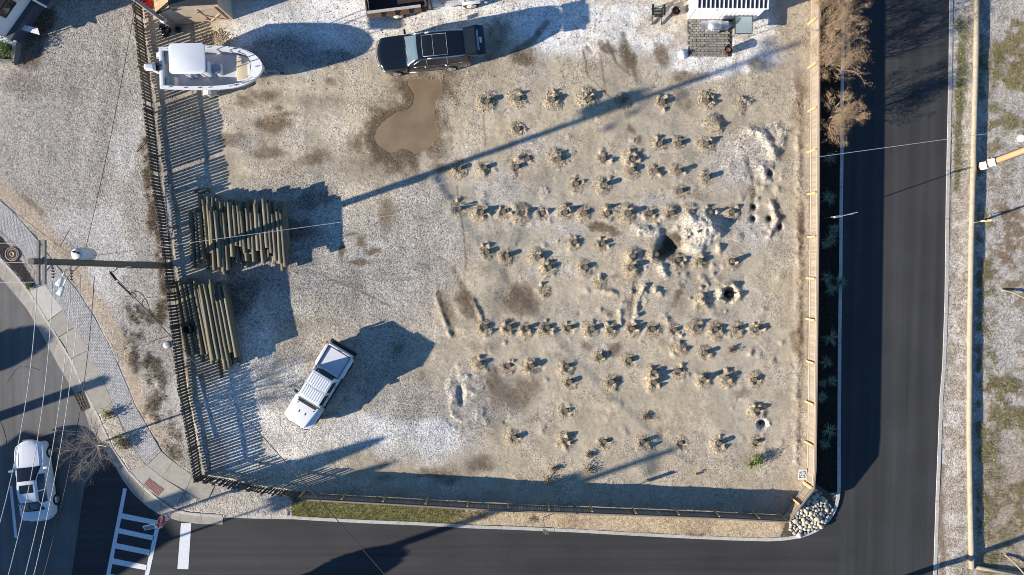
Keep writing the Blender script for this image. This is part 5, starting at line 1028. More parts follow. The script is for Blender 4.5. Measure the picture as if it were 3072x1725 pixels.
# spliced cable hanging on its span
def wire(name, pts, r, m, label, sag=0.0, n=14):
    w = [Vector(P(*p)) for p in pts]
    if len(w) == 2: w = [w[0].lerp(w[1], k/n)-Vector((0, 0, sag*4*(k/n)*(1-k/n))) for k in range(n+1)]
    else: w = smooth_line(w, 6)
    return tag(MB().tube(w, r, 6).build(name, m), label, 'wire')
M_wb = mat('wire_black', (0.012, 0.012, 0.013), 0.6, 0.1, 5); M_ww = mat('wire_bright', (0.42, 0.43, 0.44), 0.45, 0.1, 5)
wire('overhead_cable', [(327, 812, 5.2), (1220, 1800, 5.2)], .022, M_wb, 'black cable running from the pole over the pickup corner and the cross street', .35)
wire('cable_splice', [(330, 818, 5.17), (348, 840, 5.15)], .085, M_wb, 'fat black splice case hanging on the cable near the pole', 0); wire('cable_sleeve', [(352, 846, 5.14), (392, 884, 5.1)], .045, M_wb, 'thick black sleeve on the cable next to the splice case', 0)
lp = [(395, 880, 5.08), (412, 874, 5.05), (432, 890, 5.0), (445, 915, 4.97), (449, 938, 4.95)]; wire('cable_loop', lp, .02, M_wb, 'spare black cable curving off beyond the splice sleeve'); lp = [(452, 892, 5.0), (437, 895, 4.98), (426, 908, 4.97), (430, 920, 4.97), (448, 940, 4.95)]; wire('cable_loop', lp, .018, M_wb, 'small black cable tail looping beside the spare cable')
lp = [(392, 876, 5.07), (405, 882, 5.05), (408, 890, 5.05), (398, 893, 5.05), (391, 884, 5.06)]; wire('cable_coil', lp, .02, M_wb, 'little coil of black cable at the end of the sleeve')
lp = [(330, 800, 5.3), (326, 790, 5.35), (340, 787, 5.35), (352, 796, 5.3), (345, 812, 5.25), (332, 816, 5.2)]; wire('cable_coil', lp, .022, M_wb, 'black cable coil tied round the utility pole')
wire('service_wire', [(275, 768, 8.0), (3330, 350, 6.6)], .013, M_ww, 'thin pale service wire crossing the whole lot to the side street', .15, 20)
wire('overhead_wire', [(253, 762, 8.4), (425, -110, 8.3)], .013, M_wb, 'thin black wire leading from the transformer over the shell drive', .25)
wire('overhead_wire', [(222, 775, 8.6), (-60, 560, 9.0)], .010, M_wb, 'fine black wire slanting over the paver path by the manhole', .1)
wire('guy_wire', [(180, 740, 9.6), (214, 680, 9.2)], .012, M_wb, 'short black stay with strain insulator above the shell drive', 0)
for (a, b_, r, m, l, sg) in [((111, 855), (-60, 1770), .014, M_ww, 'bright line wire hung over the street from the first insulator', .75), ((157, 845), (-10, 1850), .014, M_ww, 'bright line wire hung over the street from the second insulator', .8), ((213, 852), (42, 1850), .014, M_ww, 'bright line wire hung over the sedan from the third insulator', .7), ((243, 822), (70, 1850), .012, M_galv, 'grey twisted wire passing over the sedan tail', .7), ((283, 830), (95, 1850), .017, M_wb, 'dark lashed cable passing between sedan and bare tree', .9)]:
    wire('line_wire', [(*a, 10.8 if m is M_ww else 7.6), (*b_, 10.8 if m is M_ww else 7.6)], r, m, l, sg)
for y0, y1, l in ((728, 731, 'pale wire leaving the upper end of the crossarm towards the old street'), (786, 789, 'pale wire leaving the middle of the crossarm towards the old street'), (846, 849, 'pale wire leaving the lower end of the crossarm towards the old street')): wire('line_wire', [(118, y0, 11.3), (-120, y1, 11.3)], .012, M_ww, l, .05)
# the pole in the field
fp = P(2936, 504, ZR+.1); ft = P(3330, 352, 8.0); fpo = thing('utility_pole', 'orange-brown leaning pole with two white plates in the field', 'utility pole', tuple(fp)); fv = ft-fp
M_poleo = mat('pole_orange', (0.42, 0.25, 0.13), 0.85, 0.2, 5, stretch=(6, 6, .5))
MB().tube([(0, 0, -.4), tuple(fv*.5), tuple(fv)], [.20, .17, .14], 12).build('pole', M_poleo, fpo)
for z in (.62, 1.25):
    c = fv*(z/fv.z); MB().box(-.23, -.205, -.22, .22, z-.27, z+.27).build('plate', M_signw, fpo, loc=(c.x, c.y, 0), rz=0.25)
bl = P(3066, 414, ZR+.3); lab(MB().lathe([(.02, 0), (.16, .03), (.23, .14), (.23, .26), (.15, .38), (.03, .42)], 18).build('float_ball', M_gel, loc=(bl.x, bl.y, ZR+.08)), 'white ball float lying in the weedy field', 'float')
# post with a blade in the field
sp = thing('marker_post', 'orange timber marker post with a thin pale blade by the long log', 'post', tuple(P(2940, 664, ZR+.1)))
MB().box(-.05, .05, -.05, .05, -.3, 1.05).build('post', M_woodn, sp); MB().bar((-.75, -.10, .55), (.02, 0, .7), .02, .12).build('blade', mat('blade_cream', (0.6, 0.58, 0.45), .6), sp)
for i, (pts, l) in enumerate([([(3004, 869, .05), (3040, 878, .18), (3085, 900, .3)], 'pale bent driftwood branch lying in the field'), ([(3015, 1664, .05), (3045, 1690, .2), (3080, 1730, .3)], 'pale forked branch lying near the crossing log')]):
    lab(MB().tube(smooth_line([P(a, b_, ZR+.1+z) for a, b_, z in pts], 4), [.05]*9, 7).build('driftwood', M_rail), l, 'branch')

# ================================================================ signs
def text_on(parent, body, m, loc, rot, size, name='lettering', ext=.002):
    cu = bpy.data.curves.new(name, 'FONT'); cu.body = body; cu.size = size; cu.extrude = ext; cu.align_x = 'CENTER'; cu.align_y = 'CENTER'; cu.resolution_u = 2; cu.offset = size*0.012
    o = bpy.data.objects.new(name, cu); C.objects.link(o); dg = bpy.context.evaluated_depsgraph_get(); me_ = bpy.data.meshes.new_from_object(o.evaluated_get(dg)); bpy.data.objects.remove(o); bpy.data.curves.remove(cu)
    me_.materials.clear(); me_.materials.append(m); ob = put(name, me_, parent, loc); ob.rotation_euler = rot; return ob
# stop sign leaning back a little, face towards the cross street (east), seen steeply from above
sb = P(533, 1527, .0); ss = thing('stop_sign', 'red STOP sign with round turn plate on a grey post at the corner', 'sign', (sb.x, sb.y, 0))
MB().tube([(0, 0, -.3), (-.04, -.02, 2.55)], .03, 8).build('post', M_galv, ss)
hdg = math.radians(-7)        # the face looks along +x turned a little clockwise
def face(par, z, poly, th, m, name, push=.05, sx=1.0):
    o = MB().prism(poly, 0, th).build(name, m, par); o.rotation_euler = (math.radians(79), 0, math.radians(90)+hdg); o.location = (push*math.cos(hdg)-.04*z/2.5, push*math.sin(hdg), z); return o
oct_ = lambda r: [(r*math.cos(math.radians(22.5+45*k)), r*math.sin(math.radians(22.5+45*k))) for k in range(8)]; circ = lambda r, n=24: [(r*math.cos(2*math.pi*k/n), r*math.sin(2*math.pi*k/n)) for k in range(n)]
f_ = face(ss, 2.02, oct_(.41), .004, M_signw, 'stop_plate'); MB().prism(oct_(.375), .005, .007).build('red_face', M_signred, f_); text_on(f_, 'STOP', M_signw, (0, 0, .010), (0, 0, 0), .30)
f_ = face(ss, 1.20, circ(.245), .004, M_signw, 'turn_plate'); mb = MB()
for k in range(28):
    a, b_ = 2*math.pi*k/28, 2*math.pi*(k+1)/28; mb.add([(r*math.cos(t2), r*math.sin(t2), .007) for r, t2 in ((.185, a), (.225, a), (.225, b_), (.185, b_))], [(0, 1, 2, 3)])
mb.build('red_ring', M_signred, f_); mb = MB(); mb.prism([(-.10, -.12), (-.045, -.12), (-.045, .02), (.06, .02), (.06, -.03), (.14, .05), (.06, .13), (.06, .08), (-.10, .08)], .006, .009); mb.build('arrow', M_ink, f_)
MB().box(-.04, .0, -.02, .02, 2.4, 2.62).build('bracket', M_ink, ss)
ln = MB().box(-.32, .32, -.16, .16, 0, .06).build('solar_panel', M_signw, ss, bevel=.01); ln.location = (-.28, -.02, 2.72); ln.rotation_euler = (math.radians(28), 0, math.radians(12)); MB().box(-.28, .28, -.13, .13, .061, .064).build('panel_cell', mat('cell_grey', (0.16, 0.18, 0.19), .3), ln)
# FOR SALE board propped inside the side-street fence
fs_ = P(2408, 1424, .25); fsg = thing('sale_sign', 'white FOR SALE board propped inside the fence corner', 'sign', (fs_.x, fs_.y, .22), 0)
bd = MB().prism([(-.33, -.24), (.33, -.24), (.33, .24), (-.33, .24)], -.01, .01).build('board', mat('board_white', (0.62, 0.64, 0.66), .5, .04), fsg); bd.rotation_euler = (0, 0, math.radians(90)); bd.rotation_euler = (0, math.radians(-10), math.radians(90))
text_on(bd, 'FOR', M_ink, (0, .105, .014), (0, 0, 0), .24); text_on(bd, 'SALE', M_ink, (0, -.105, .014), (0, 0, 0), .24)
for y in (-.2, .2): MB().tube([(.10, y, -.25), (.10, y, .02)], .012, 6).build('stake', M_galv, fsg)
# kerb-side plate seen edge on, and its post
p0 = P(1629, 1552, -.05); ks = thing('roadside_sign', 'thin grey signpost on the dirt strip below the cross street fence', 'sign', (p0.x, p0.y, -.05))
MB().tube([(0, 0, -.3), (0, 0, 2.6)], .028, 8).build('post', M_galv, ks); k_ = MB().box(-.006, .006, -.16, .16, 2.02, 2.58).build('plate', M_galv, ks); k_.rotation_euler[2] = math.radians(68); k_.location = (.02, .03, 0)
# street-name blades on the side street
p0 = P(2468, 655, -.15); sn = thing('street_name_sign', 'street name blades on a post among the spiky plants', 'sign', tuple(p0))
MB().tube([(0, 0, -.3), (0, 0, 2.6)], .03, 8).build('post', M_galv, sn)
M_green = mat('blade_green', (0.52, 0.55, 0.50), .5); 
for a, z, l_ in ((10, 2.55, .50), (14, 2.75, .66)):
    b_ = MB().box(-l_, l_, -.012, .012, -.10, .10).build('name_blade', M_green, sn); b_.location = (0, 0, z); b_.rotation_euler = (math.radians(6), 0, math.radians(a))

# ================================================================ small things by the fence
ld = thing('ladder', 'aluminium ladder laid flat along the inside of the picket fence', 'ladder')
La, Lb = P(495, 552, .55), P(503, 704, .55); sd_ = Vector((.30, -.02, .02))
for o_ in (Vector(), sd_): MB().bar(La+o_, Lb+o_, .05, .09).build('rail', M_alu, ld)
for k in range(1, 11): MB().tube([La.lerp(Lb, k/11), La.lerp(Lb, k/11)+sd_], .014, 6).build('rung', M_alu, ld)
for z in (.15, .85): q_ = La.lerp(Lb, z); MB().box(-.08, .40, -.05, .05, 0, .49).build('prop_block', M_wood, ld, loc=(q_.x, q_.y, 0))
a, b_ = P(591, 1127, .06), P(640, 1312, .06); lab(MB().bar(a, b_, .10, .06).build('white_plank', M_gel), 'long white plank lying in the striped fence shade', 'plank')
p0 = P(571, 986, .35); g = thing('barrel', 'black open barrel squeezed between fence and narrow log stack', 'barrel', (p0.x, p0.y, 0)); MB().lathe([(.25, 0), (.28, .3), (.28, .85), (.26, .9), (.235, .9), (.235, .3)], 20).build('drum', mat('drum_black', (0.016, .016, .018), .5), g); MB().lathe([(.29, .60), (.30, .63), (.29, .66)], 20, cap=False).build('hoop', M_trim, g)
p0 = P(501, 1035, .02); g = thing('cleanout_lid', 'round silver metal lid on the shell ground outside the picket fence', 'lid', (p0.x, p0.y, .02)); MB().lathe([(.22, -.03), (.22, .02), (.20, .035), (.05, .03)], 20).build('plate', M_galv, g); MB().bar((-.06, 0, .045), (.06, 0, .045), .02, .02).build('handle', M_galv, g)
p0 = P(2200, 892, 0); lab(MB().lathe([(.05, -.2), (.05, .35), (.04, .35), (.04, .1)], 12, (-.10, .02, 0)).build('standpipe', M_gel, loc=(P(2158, 898).x, P(2158, 898).y, 0.02)), 'short white standpipe beside the round pit', 'pipe')
a, b_ = P(2160, 900, .1), P(2178, 895, .12)
for (x0, y0, x1, y1, l) in [(405, 457, 440, 415, 'thin dark stick lying on the shell drive by the fence'), (420, 1038, 500, 1010, 'dead twig lying among dry weeds by the silver lid'), (665, 360, 860, 336, 'straight pale reed lying on the ground below the boat')]:
    if l.startswith('straight'): continue
    lab(MB().tube([P(x0, y0, .03), P((x0+x1)/2+3, (y0+y1)/2-3, .05), P(x1, y1, .04)], .02, 6).build('stick', M_pole), l, 'stick')
bx2 = P(1907, 948, 0); lab(MB().box(-.16, .16, -.10, .10, 0, .12).build('concrete_block', M_concl, bevel=.01, loc=(bx2.x, bx2.y, .03), rz=.5), 'pale block lying by the trench among the piles', 'block')
# ================================================================ buildings
# white shed with ribbed walls and a battened roof
wb = P(2063, 57); ws = thing('white_shed', 'white ribbed metal shed with dark battened roof behind the patio', 'shed', (wb.x, wb.y, 0))
M_wht = mat('shed_white', (0.78, 0.79, 0.80), .5, .03, 3); M_roofd = mat('roof_dark', (0.045, 0.06, 0.075), .5, .2, 4); M_rib = mat('rib_shadow', (0.55, 0.55, 0.55), .6)
WL, WD, WH = 3.98, 3.6, 1.95
MB().box(0, WL, 0, WD, -.1, WH).build('wall', M_wht, ws)
for k in range(17): MB().box(k*WL/16-.018, k*WL/16+.018, -.025, .0, -.02, WH-.01).build('wall_rib', M_wht, ws)
for k in range(12): MB().box(-.025, 0, k*WD/12-.018, k*WD/12+.018, -.02, WH-.01).build('wall_rib', M_wht, ws)
ro = MB().hexa([(-.03, -.10, WH), (WL+.08, -.10, WH), (WL+.08, WD, WH+.35), (-.03, WD, WH+.35), (-.03, -.10, WH+.06), (WL+.08, -.10, WH+.06), (WL+.08, WD, WH+.41), (-.03, WD, WH+.41)]).build('roof', M_roofd, ws)
for k in range(17): x = .02+k*(WL+.02)/16; MB().hexa([(x-.028, -.11, WH+.06), (x+.028, -.11, WH+.06), (x+.028, WD, WH+.41), (x-.028, WD, WH+.41), (x-.022, -.11, WH+.105), (x+.022, -.11, WH+.105), (x+.022, WD, WH+.455), (x-.022, WD, WH+.455)]).build('batten', M_wht, ro)
MB().box(-.04, WL+.09, -.13, -.10, WH-.04, WH+.08).build('fascia', M_wht, ro); MB().box(1.15, 1.21, -.17, -.13, WH-.2, WH+.02).build('bracket', M_galv, ws)
# patio of single blocks
pt = shell('patio'); pa, pb, pc, pd = P(2066, 58), P(2196, 58), P(2196, 169), P(2066, 169); Wp, Hp = (pb-pa).length, (pd-pa).length
MB().box(pa.x, pa.x+Wp, pa.y-Hp, pa.y, -.1, .012).build('bedding', mat('joint_dark', (.07, .062, .055), .95), pt)
M_pp = mat('patio_block', (.255, .235, .205), .9, .2, 7, bump=.3, obvar=.22); bms = []
for k in range(4):
    w = .225-.008*k; b_ = MB().box(-w/2, w/2, -.062, .062, -.03, .05).build('tmp', M_pp, bevel=.014, seg=1); bms.append(b_.data); bpy.data.objects.remove(b_)
ro_ = int(Hp/.142); rp_ = random.Random(4)
for j in range(ro_):
    n = int(Wp/.238)
    for i in range(n):
        x = pa.x+.12+i*.238+(.10 if j % 2 else 0)+rp_.uniform(-.008, .008); y = pa.y-.075-j*Hp/ro_
        if x > pa.x+Wp-.10: continue
        o = put('block', rp_.choice(bms), pt, (x, y, rp_.uniform(-.008, .006)), rp_.uniform(-.03, .03)+(math.pi if rp_.random() < .5 else 0))
# grill
gp = P(2140, 80, .6); gl = thing('gas_grill', 'stainless gas grill with side shelves on the block patio', 'grill', (gp.x, gp.y, .03))
M_st = mat('stainless', (.60, .61, .62), .32, .1, 5, metal=.8, stretch=(1, 12, 1))
MB().box(-.38, .38, -.26, .26, .12, .82).build('cabinet', M_st, gl, bevel=.02); ld_ = MB()
ang = np.linspace(0, math.pi, 9); vs_ = [(x, .30*math.cos(a), .82+.26*math.sin(a)) for x in (-.38, .38) for a in ang]; ld_.add(vs_, [(i, i+1, 10+i, 9+i) for i in range(8)]+[tuple(range(9))[::-1], tuple(range(9, 18))], 0, True)
ld_ = ld_.build('lid', M_st, gl); MB().tube([(-.28, -.30, .95), (.28, -.30, .95)], .018, 8).build('lid_handle', M_chrome, ld_)
for sd in (-1, 1): MB().box(sd*.60-.21, sd*.60+.21, -.24, .24, .80, .84).build('side_shelf', M_st, gl, bevel=.012)
for k in range(5): MB().tube([(-.28+.14*k, -.26, .74), (-.28+.14*k, -.31, .74)], .035, 10).build('knob', M_chrome, gl)
for x in (-.33, .33):
    for y in (-.2, .2): MB().lathe([(.05, 0), (.05, .12)], 10, (x, y, 0)).build('caster', M_trim, gl)
p0 = P(2185, 78, .2); g = thing('gas_bottle', 'pale grey gas bottle beside the grill', 'gas bottle', (p0.x, p0.y, 0.02)); MB().lathe([(.10, 0), (.15, .06), (.155, .30), (.10, .40), (.04, .43)], 16).build('bottle', mat('bottle_grey', (.42, .44, .46), .45), g); MB().lathe([(.10, .42), (.11, .52), (.10, .52), (.09, .42)], 16, cap=False).build('collar', M_galv, g)
# glass table
p0 = P(2231, 75, .72); g = thing('patio_table', 'square frosted glass table with dark frame next to the grill', 'table', (p0.x, p0.y, 0)); MB().box(-.50, .50, -.49, .49, .715, .727).build('glass_top', mat('table_glass', (.30, .37, .38), .12, .12, 1.5, stretch=(8, .4, 1)), g)
for a in ((-.52, .52, -.52, -.49), (-.52, .52, .49, .52), (-.52, -.49, -.49, .49), (.49, .52, -.49, .49)): MB().box(*a, .705, .735).build('edge_frame', M_trim, g)
for x in (-.46, .46):
    for y in (-.46, .46): MB().tube([(x*1.04, y*1.04, 0), (x, y, .705)], .018, 6).build('leg', M_trim, g)
# pots
def pot(px, py, r, h, label, soil, z=.0):
    p = P(px, py, h*.8); g = thing('plant_pot', label, 'pot', (p.x, p.y, z)); MB().lathe([(r*.72, 0), (r*.86, h*.5), (r, h*.93), (r*1.05, h), (r*.88, h), (r*.86, h*.8)], 22, cap=False).build('shell', mat('pot_glaze', (.075, .03, .035), .25, .3, 3), g); MB().lathe([(r*.87, h*.78), (.02, h*.84)], 18).build('soil', mat('potting_soil', soil, .95, .4, 20, bump=.4), g)
    return g
pot(2028, 33, .25, .42, 'empty dark red glazed pot next to the slatted chair', (.07, .055, .04)); g = pot(2185, 150, .25, .52, 'dark red glazed pot with a dried plant at the patio corner', (.06, .045, .03)); 
for k in range(9):
    a = k*.7; MB().tube([(0, 0, .42), (.08*math.cos(a), .08*math.sin(a), .52), (.14*math.cos(a), .14*math.sin(a), .50)], .012, 5).build('dry_stem', mat('straw', (.42, .32, .18), .9), g)
# white globe on a thin rod
p0 = P(2052, 156, .35); g = thing('umbrella_base', 'white dome shaped umbrella base on the gravel by the patio edge', 'umbrella base', (p0.x, p0.y, 0)); MB().lathe([(.28, -.02), (.275, .05), (.22, .14), (.12, .20), (.02, .22)], 22, (0, -.05, 0)).build('dome', M_gel, g)
MB().tube([(.14, .06, 0), (.14, .06, .62)], .014, 6).build('rod', M_galv, g); MB().lathe([(.03, .2), (.03, .26)], 10, (0, -.05, 0)).build('cap', M_galv, g)
# slatted chair
p0 = P(1972, 40, .2); ch = thing('slatted_chair', 'dark green slatted garden chair facing the cross street', 'chair', (p0.x, p0.y, 0)); M_gr = mat('chair_green', (.012, .022, .018), .5, .2, 6)
for k in range(6): MB().box(-.24, .24, .20-.085*k-.03, .20-.085*k+.03, .36-.018*k*0+.01*k, .385+.01*k).build('seat_slat', M_gr, ch)
for sd in (-1, 1):
    MB().box(sd*.34-.065, sd*.34+.065, -.25, .40, .55, .58).build('arm', M_gr, ch, bevel=.02); MB().box(sd*.30-.02, sd*.30+.02, .28, .36, 0, .55).build('front_leg', M_gr, ch); MB().bar((sd*.28, .32, .38), (sd*.28, -.62, .02), .03, .10).build('rear_leg', M_gr, ch)
for k in range(5): MB().hexa([(-.25+.105*k-.045, -.22, .34), (-.25+.105*k+.045, -.22, .34), (-.25+.105*k+.045, -.19, .34), (-.25+.105*k-.045, -.19, .34), (-.27+.112*k-.045, -.48, .98-.02*abs(k-2)), (-.27+.112*k+.045, -.48, .98-.02*abs(k-2)), (-.27+.112*k+.045, -.45, .98-.02*abs(k-2)), (-.27+.112*k-.045, -.45, .98-.02*abs(k-2))]).build('back_slat', M_gr, ch)
# plywood shed at the top of the fence
sa, sb_ = P(527, 76), P(700, 57); du_ = (sb_-sa); SL = du_.length; sh_ = thing('plywood_shed', 'weathered plywood shed with braced door and dark shingle roof', 'shed', tuple(sa), math.atan2(du_.y, du_.x))
M_ply = mat('plywood', (.50, .40, .30), .85, .2, 2.5); M_plyp = mat('ply_trim', (.58, .38, .27), .85, .15, 4, obvar=.1); M_shi = mat('shingle', (.05, .05, .052), .9, .35, 16); M_brd = mat('sheathing', (.34, .22, .12), .85, .35, 5, stretch=(4, .6, 4), obvar=.2)
MB().hexa([(0, 0, -.1), (SL, 0, -.1), (SL, 2.6, -.1), (0, 2.6, -.1), (0, 0, 2.15), (SL, 0, 2.35), (SL, 2.6, 2.35), (0, 2.6, 2.15)]).build('wall', M_ply, sh_)
ro = MB().hexa([(.95, -.06, 2.72), (SL+.06, -.06, 2.38), (SL+.06, 2.7, 2.38), (.95, 2.7, 2.72), (.95, -.06, 2.78), (SL+.06, -.06, 2.44), (SL+.06, 2.7, 2.44), (.95, 2.7, 2.78)]).build('roof', M_shi, sh_)
for yg in (0, 2.57): MB().add([(0, yg, 2.15), (SL, yg, 2.35), (.95, yg, 2.72), (0, yg+.03, 2.15), (SL, yg+.03, 2.35), (.95, yg+.03, 2.72)], [(0, 1, 2), (3, 5, 4), (0, 3, 4, 1), (1, 4, 5, 2), (2, 5, 3, 0)]).build('gable', M_ply, sh_)
for k in range(9):
    y0 = -.08+k*.31; MB().hexa([(-.12, y0, 2.10), (.95, y0, 2.70), (.95, y0+.295, 2.70), (-.12, y0+.295, 2.10), (-.12, y0, 2.14), (.95, y0, 2.74), (.95, y0+.295, 2.74), (-.12, y0+.295, 2.14)]).build('roof_board', M_brd, sh_)
MB().bar((-.12, -.10, 2.11), (.95, -.10, 2.72), .04, .14).build('rake_board', M_trim, sh_)
for x in (.04, SL-.05): MB().box(x-.05, x+.05, -.03, 0, 0, 2.15).build('corner_board', M_plyp, sh_)
dr = MB().box(SL-1.35, SL-.28, -.035, -.005, .08, 2.0).build('door', M_ply, sh_)
for x in (SL-1.33, SL-.31): MB().box(x-.04, x+.04, -.06, -.036, .08, 2.0).build('door_stile', M_plyp, dr)
MB().bar((SL-1.30, -.05, .10), (SL-.34, -.05, 1.1), .025, .09).build('brace', M_plyp, dr); MB().bar((SL-.34, -.052, .10), (SL-1.3, -.052, 1.1), .025, .09).build('brace', M_plyp, dr)
for z in (.5, 1.6): MB().box(SL-1.42, SL-1.2, -.075, -.062, z, z+.06).build('hinge', M_ink, dr)
MB().box(.9, 1.15, -.05, -.003, 2.15, 2.3).build('vent', M_ink, sh_)
# spoil heap in front of the shed door is in the ground colour; dock post, bags, red can
p0 = P(526, 86); g = thing('mooring_post', 'grey round mooring post standing by the plywood shed', 'post', tuple(p0)); tp_ = P(398, -6, 4.35)-p0
MB().tube([(0, 0, -.3), tuple(tp_)], [.13, .105], 12).build('shaft', mat('grey_post', (.30, .28, .26), .9, .2, 5, stretch=(6, 6, .5)), g); c = tp_*.30; MB().lathe([(.13, -.12), (.17, -.08), (.17, .10), (.12, .14)], 12, c).build('collar', M_signw, g)
def sack(px, py, s, label, m):
    p = P(px, py, .1); mm = stone_mesh(int(px)); mm.materials.clear(); mm.materials.append(m); o = put('refuse_sack', mm, None, (p.x, p.y, .12)); o.scale = (s, s*.9, s*.7); o.rotation_euler[2] = px; return tag(o, label, 'sack')
M_bag = mat('bag_black', (.008, .008, .009), .3, .3, 8, bump=.5)
sack(488, 82, .22, 'black refuse sack against the foot of the picket fence', M_bag); sack(497, 100, .26, 'biggest black refuse sack heaped by the mooring post', M_bag); sack(504, 88, .20, 'crumpled black refuse sack touching the mooring post', M_bag); sack(535, 90, .20, 'small black refuse sack under the shed wall', M_bag)
p0 = P(428, 4, .6); g = thing('fuel_can', 'red fuel can standing behind the picket fence top', 'fuel can', (p0.x, p0.y, 0)); MB().box(-.34, .34, -.20, .20, 0, .62).build('can', mat('can_red', (.52, .02, .01), .4), g, bevel=.05); MB().tube([(.1, 0, .62), (.18, 0, .74)], .04, 8).build('spout', M_ink, g)
# house at the drive corner
hA, hB = P(60, 130), P(152, 0); dv_ = (hB-hA).normalized(); hs = thing('house', 'white clapboard house corner with dark blue base above the shell drive', 'house', (hA.x, hA.y, 0), math.atan2(dv_.y, dv_.x))
# local x runs along the near wall, local y points away from the lot
M_sid = mat('clapboard', (.66, .68, .70), .7, .04, 3); M_fnd = mat('blue_base', (.075, .10, .135), .8, .15, 3); M_eave = mat('eave_blue', (.06, .07, .09), .7, .15, 3); M_roofh = mat('house_shingle', (.06, .062, .07), .9, .3, 14)
HLn = 9.0
MB().box(0, HLn, .02, 8, -.2, 1.15).build('base', M_fnd, hs)
for k in range(15): z = 1.15+k*.19; MB().hexa([(0, 0+.03, z), (HLn, .03, z), (HLn, 8, z), (0, 8, z), (.012, .055, z+.19), (HLn, .055, z+.19), (HLn, 8, z+.19), (.012, 8, z+.19)]).build('clapboard', M_sid, hs)
zt = 4.0; ro = MB().add([(-.45, -.4, zt), (HLn, -.4, zt), (HLn, 8.4, zt), (-.45, 8.4, zt), (-.45, 4, zt+2.6), (HLn, 4, zt+2.6)], [(0, 1, 5, 4), (2, 3, 4, 5), (0, 4, 3), (1, 2, 5), (3, 2, 1, 0)]).build('roof', M_roofh, hs)
wd_ = MB().box(1.05, 1.95, -.01, .10, 2.0, 3.15).build('window', M_glass, hs)
for a in ((.97, 1.05, 1.92, 3.23), (1.95, 2.03, 1.92, 3.23)): MB().box(a[0], a[1], -.03, .08, a[2], a[3]).build('frame', M_trim, wd_)
for a in ((1.92, 2.0), (3.15, 3.23), (2.55, 2.60)): MB().box(1.05, 1.95, -.025, .08, a[0], a[1]).build('frame', M_trim, wd_)
MB().box(2.75, 5.4, -.95, .02, .9, 1.25).build('landing', M_fnd, hs); MB().box(2.6, 5.6, -1.15, .0, 3.35, 3.5).build('porch_roof', M_eave, hs); MB().box(2.7, 2.8, -1.0, -.9, 1.25, 3.35).build('porch_post', M_sid, hs); MB().box(-.02, 2.72, -.30, .02, .95, 1.14).build('base_ledge', M_eave, hs)
p0 = P(88, 87, .9); g = thing('drop_shelf', 'white folding panel standing out from the dark house base', 'panel', (p0.x, p0.y, 0), math.radians(-10)); MB().hexa([(-.62, -.10, .86), (.62, -.22, .86), (.45, .14, .86), (-.42, .18, .86), (-.62, -.10, .89), (.62, -.22, .89), (.45, .14, .89), (-.42, .18, .89)]).build('top', M_signw, g); MB().box(-.45, -.40, -.02, .03, 0, .86).build('leg', M_trim, g); MB().box(.40, .45, -.02, .03, 0, .86).build('leg', M_trim, g)
g = thing('planter_box', 'grey timber planter with green shrub beside the house', 'planter'); q_ = [P(*p) for p in [(-60, 184), (52, 190), (60, 132), (-60, 118)]]
for a, b_ in ((0, 1), (1, 2), (2, 3)): MB().bar((q_[a].x, q_[a].y, .22), (q_[b_].x, q_[b_].y, .22), .20, .44).build('side_board', M_arm, g)
MB().prism([(p.x, p.y) for p in q_], 0, .30).build('soil', mat('dark_soil', (.03, .024, .018), .95, .3, 12), g)
MB().bar(P(-50, 98, .75), P(48, 130, .45), .30, .06).build('coping', M_signw, g)

# ================================================================ houses, pole and trees standing just outside the view; their shade falls into it
def shade_house(name, label, px, py, L, Wd, Hh, rise, deg, hip=0.0, z0=-.1):
    p = P(px, py); g = thing(name, label, 'house', (p.x, p.y, z0), math.radians(deg)); MB().box(-L/2, L/2, -Wd/2, Wd/2, -.3, Hh).build('wall', M_sid, g)
    e = .35; MB().add([(-L/2-e, -Wd/2-e, Hh), (L/2+e, -Wd/2-e, Hh), (L/2+e, Wd/2+e, Hh), (-L/2-e, Wd/2+e, Hh), (-L/2-e+hip, 0, Hh+rise), (L/2+e-hip, 0, Hh+rise)], [(0, 1, 5, 4), (2, 3, 4, 5), (3, 0, 4), (1, 2, 5), (3, 2, 1, 0)]).build('roof', M_roofh, g)
    for k in (-1, 0, 1):
        w = MB().box(k*L/3.2-.5, k*L/3.2+.5, -Wd/2-.04, -Wd/2+.02, 1.0, 2.3).build('window', M_glass, g); MB().box(k*L/3.2-.58, k*L/3.2+.58, -Wd/2-.06, -Wd/2-.03, .9, 1.0).build('sill', M_signw, w)
    MB().box(L/2-.02, L/2+.05, -.5, .5, 0, 2.1).build('door', M_eave, g); MB().box(.6, 1.3, .3, .9, Hh, Hh+rise+.6).build('chimney', M_rust, g); return g
shade_house('house', 'gabled white house across the old street', -770, 1912, 9.4, 9.0, 5.0, 2.6, -54, 2.0)
p0 = P(-420, 1395, ZL); g = thing('utility_pole', 'bare brown utility pole at the far kerb of the old street', 'utility pole', tuple(p0)); MB().tube([(0, 0, -.3), (0, 0, 4.7)], [.32, .27], 12).build('pole', M_pole, g); MB().lathe([(.30, 4.7), (.33, 4.75), (.05, 4.9)], 12).build('cap', M_galv, g)
p0 = P(360, 1925, zroad(-23)); g = thing('utility_pole', 'bare brown utility pole on the far side of the cross street', 'utility pole', tuple(p0)); MB().tube([(0, 0, -.3), (0, 0, 10.8)], [.26, .17], 12).build('pole', M_pole, g); MB().bar((0, -1.1, 10.3), (0, 1.1, 10.3), .12, .14).build('crossarm', M_arm, g); MB().lathe([(.2, -.5), (.30, -.45), (.30, .45), (.2, .55)], 16, (.1, .45, 8.4)).build('transformer', MATS['transformer_grey'], g)
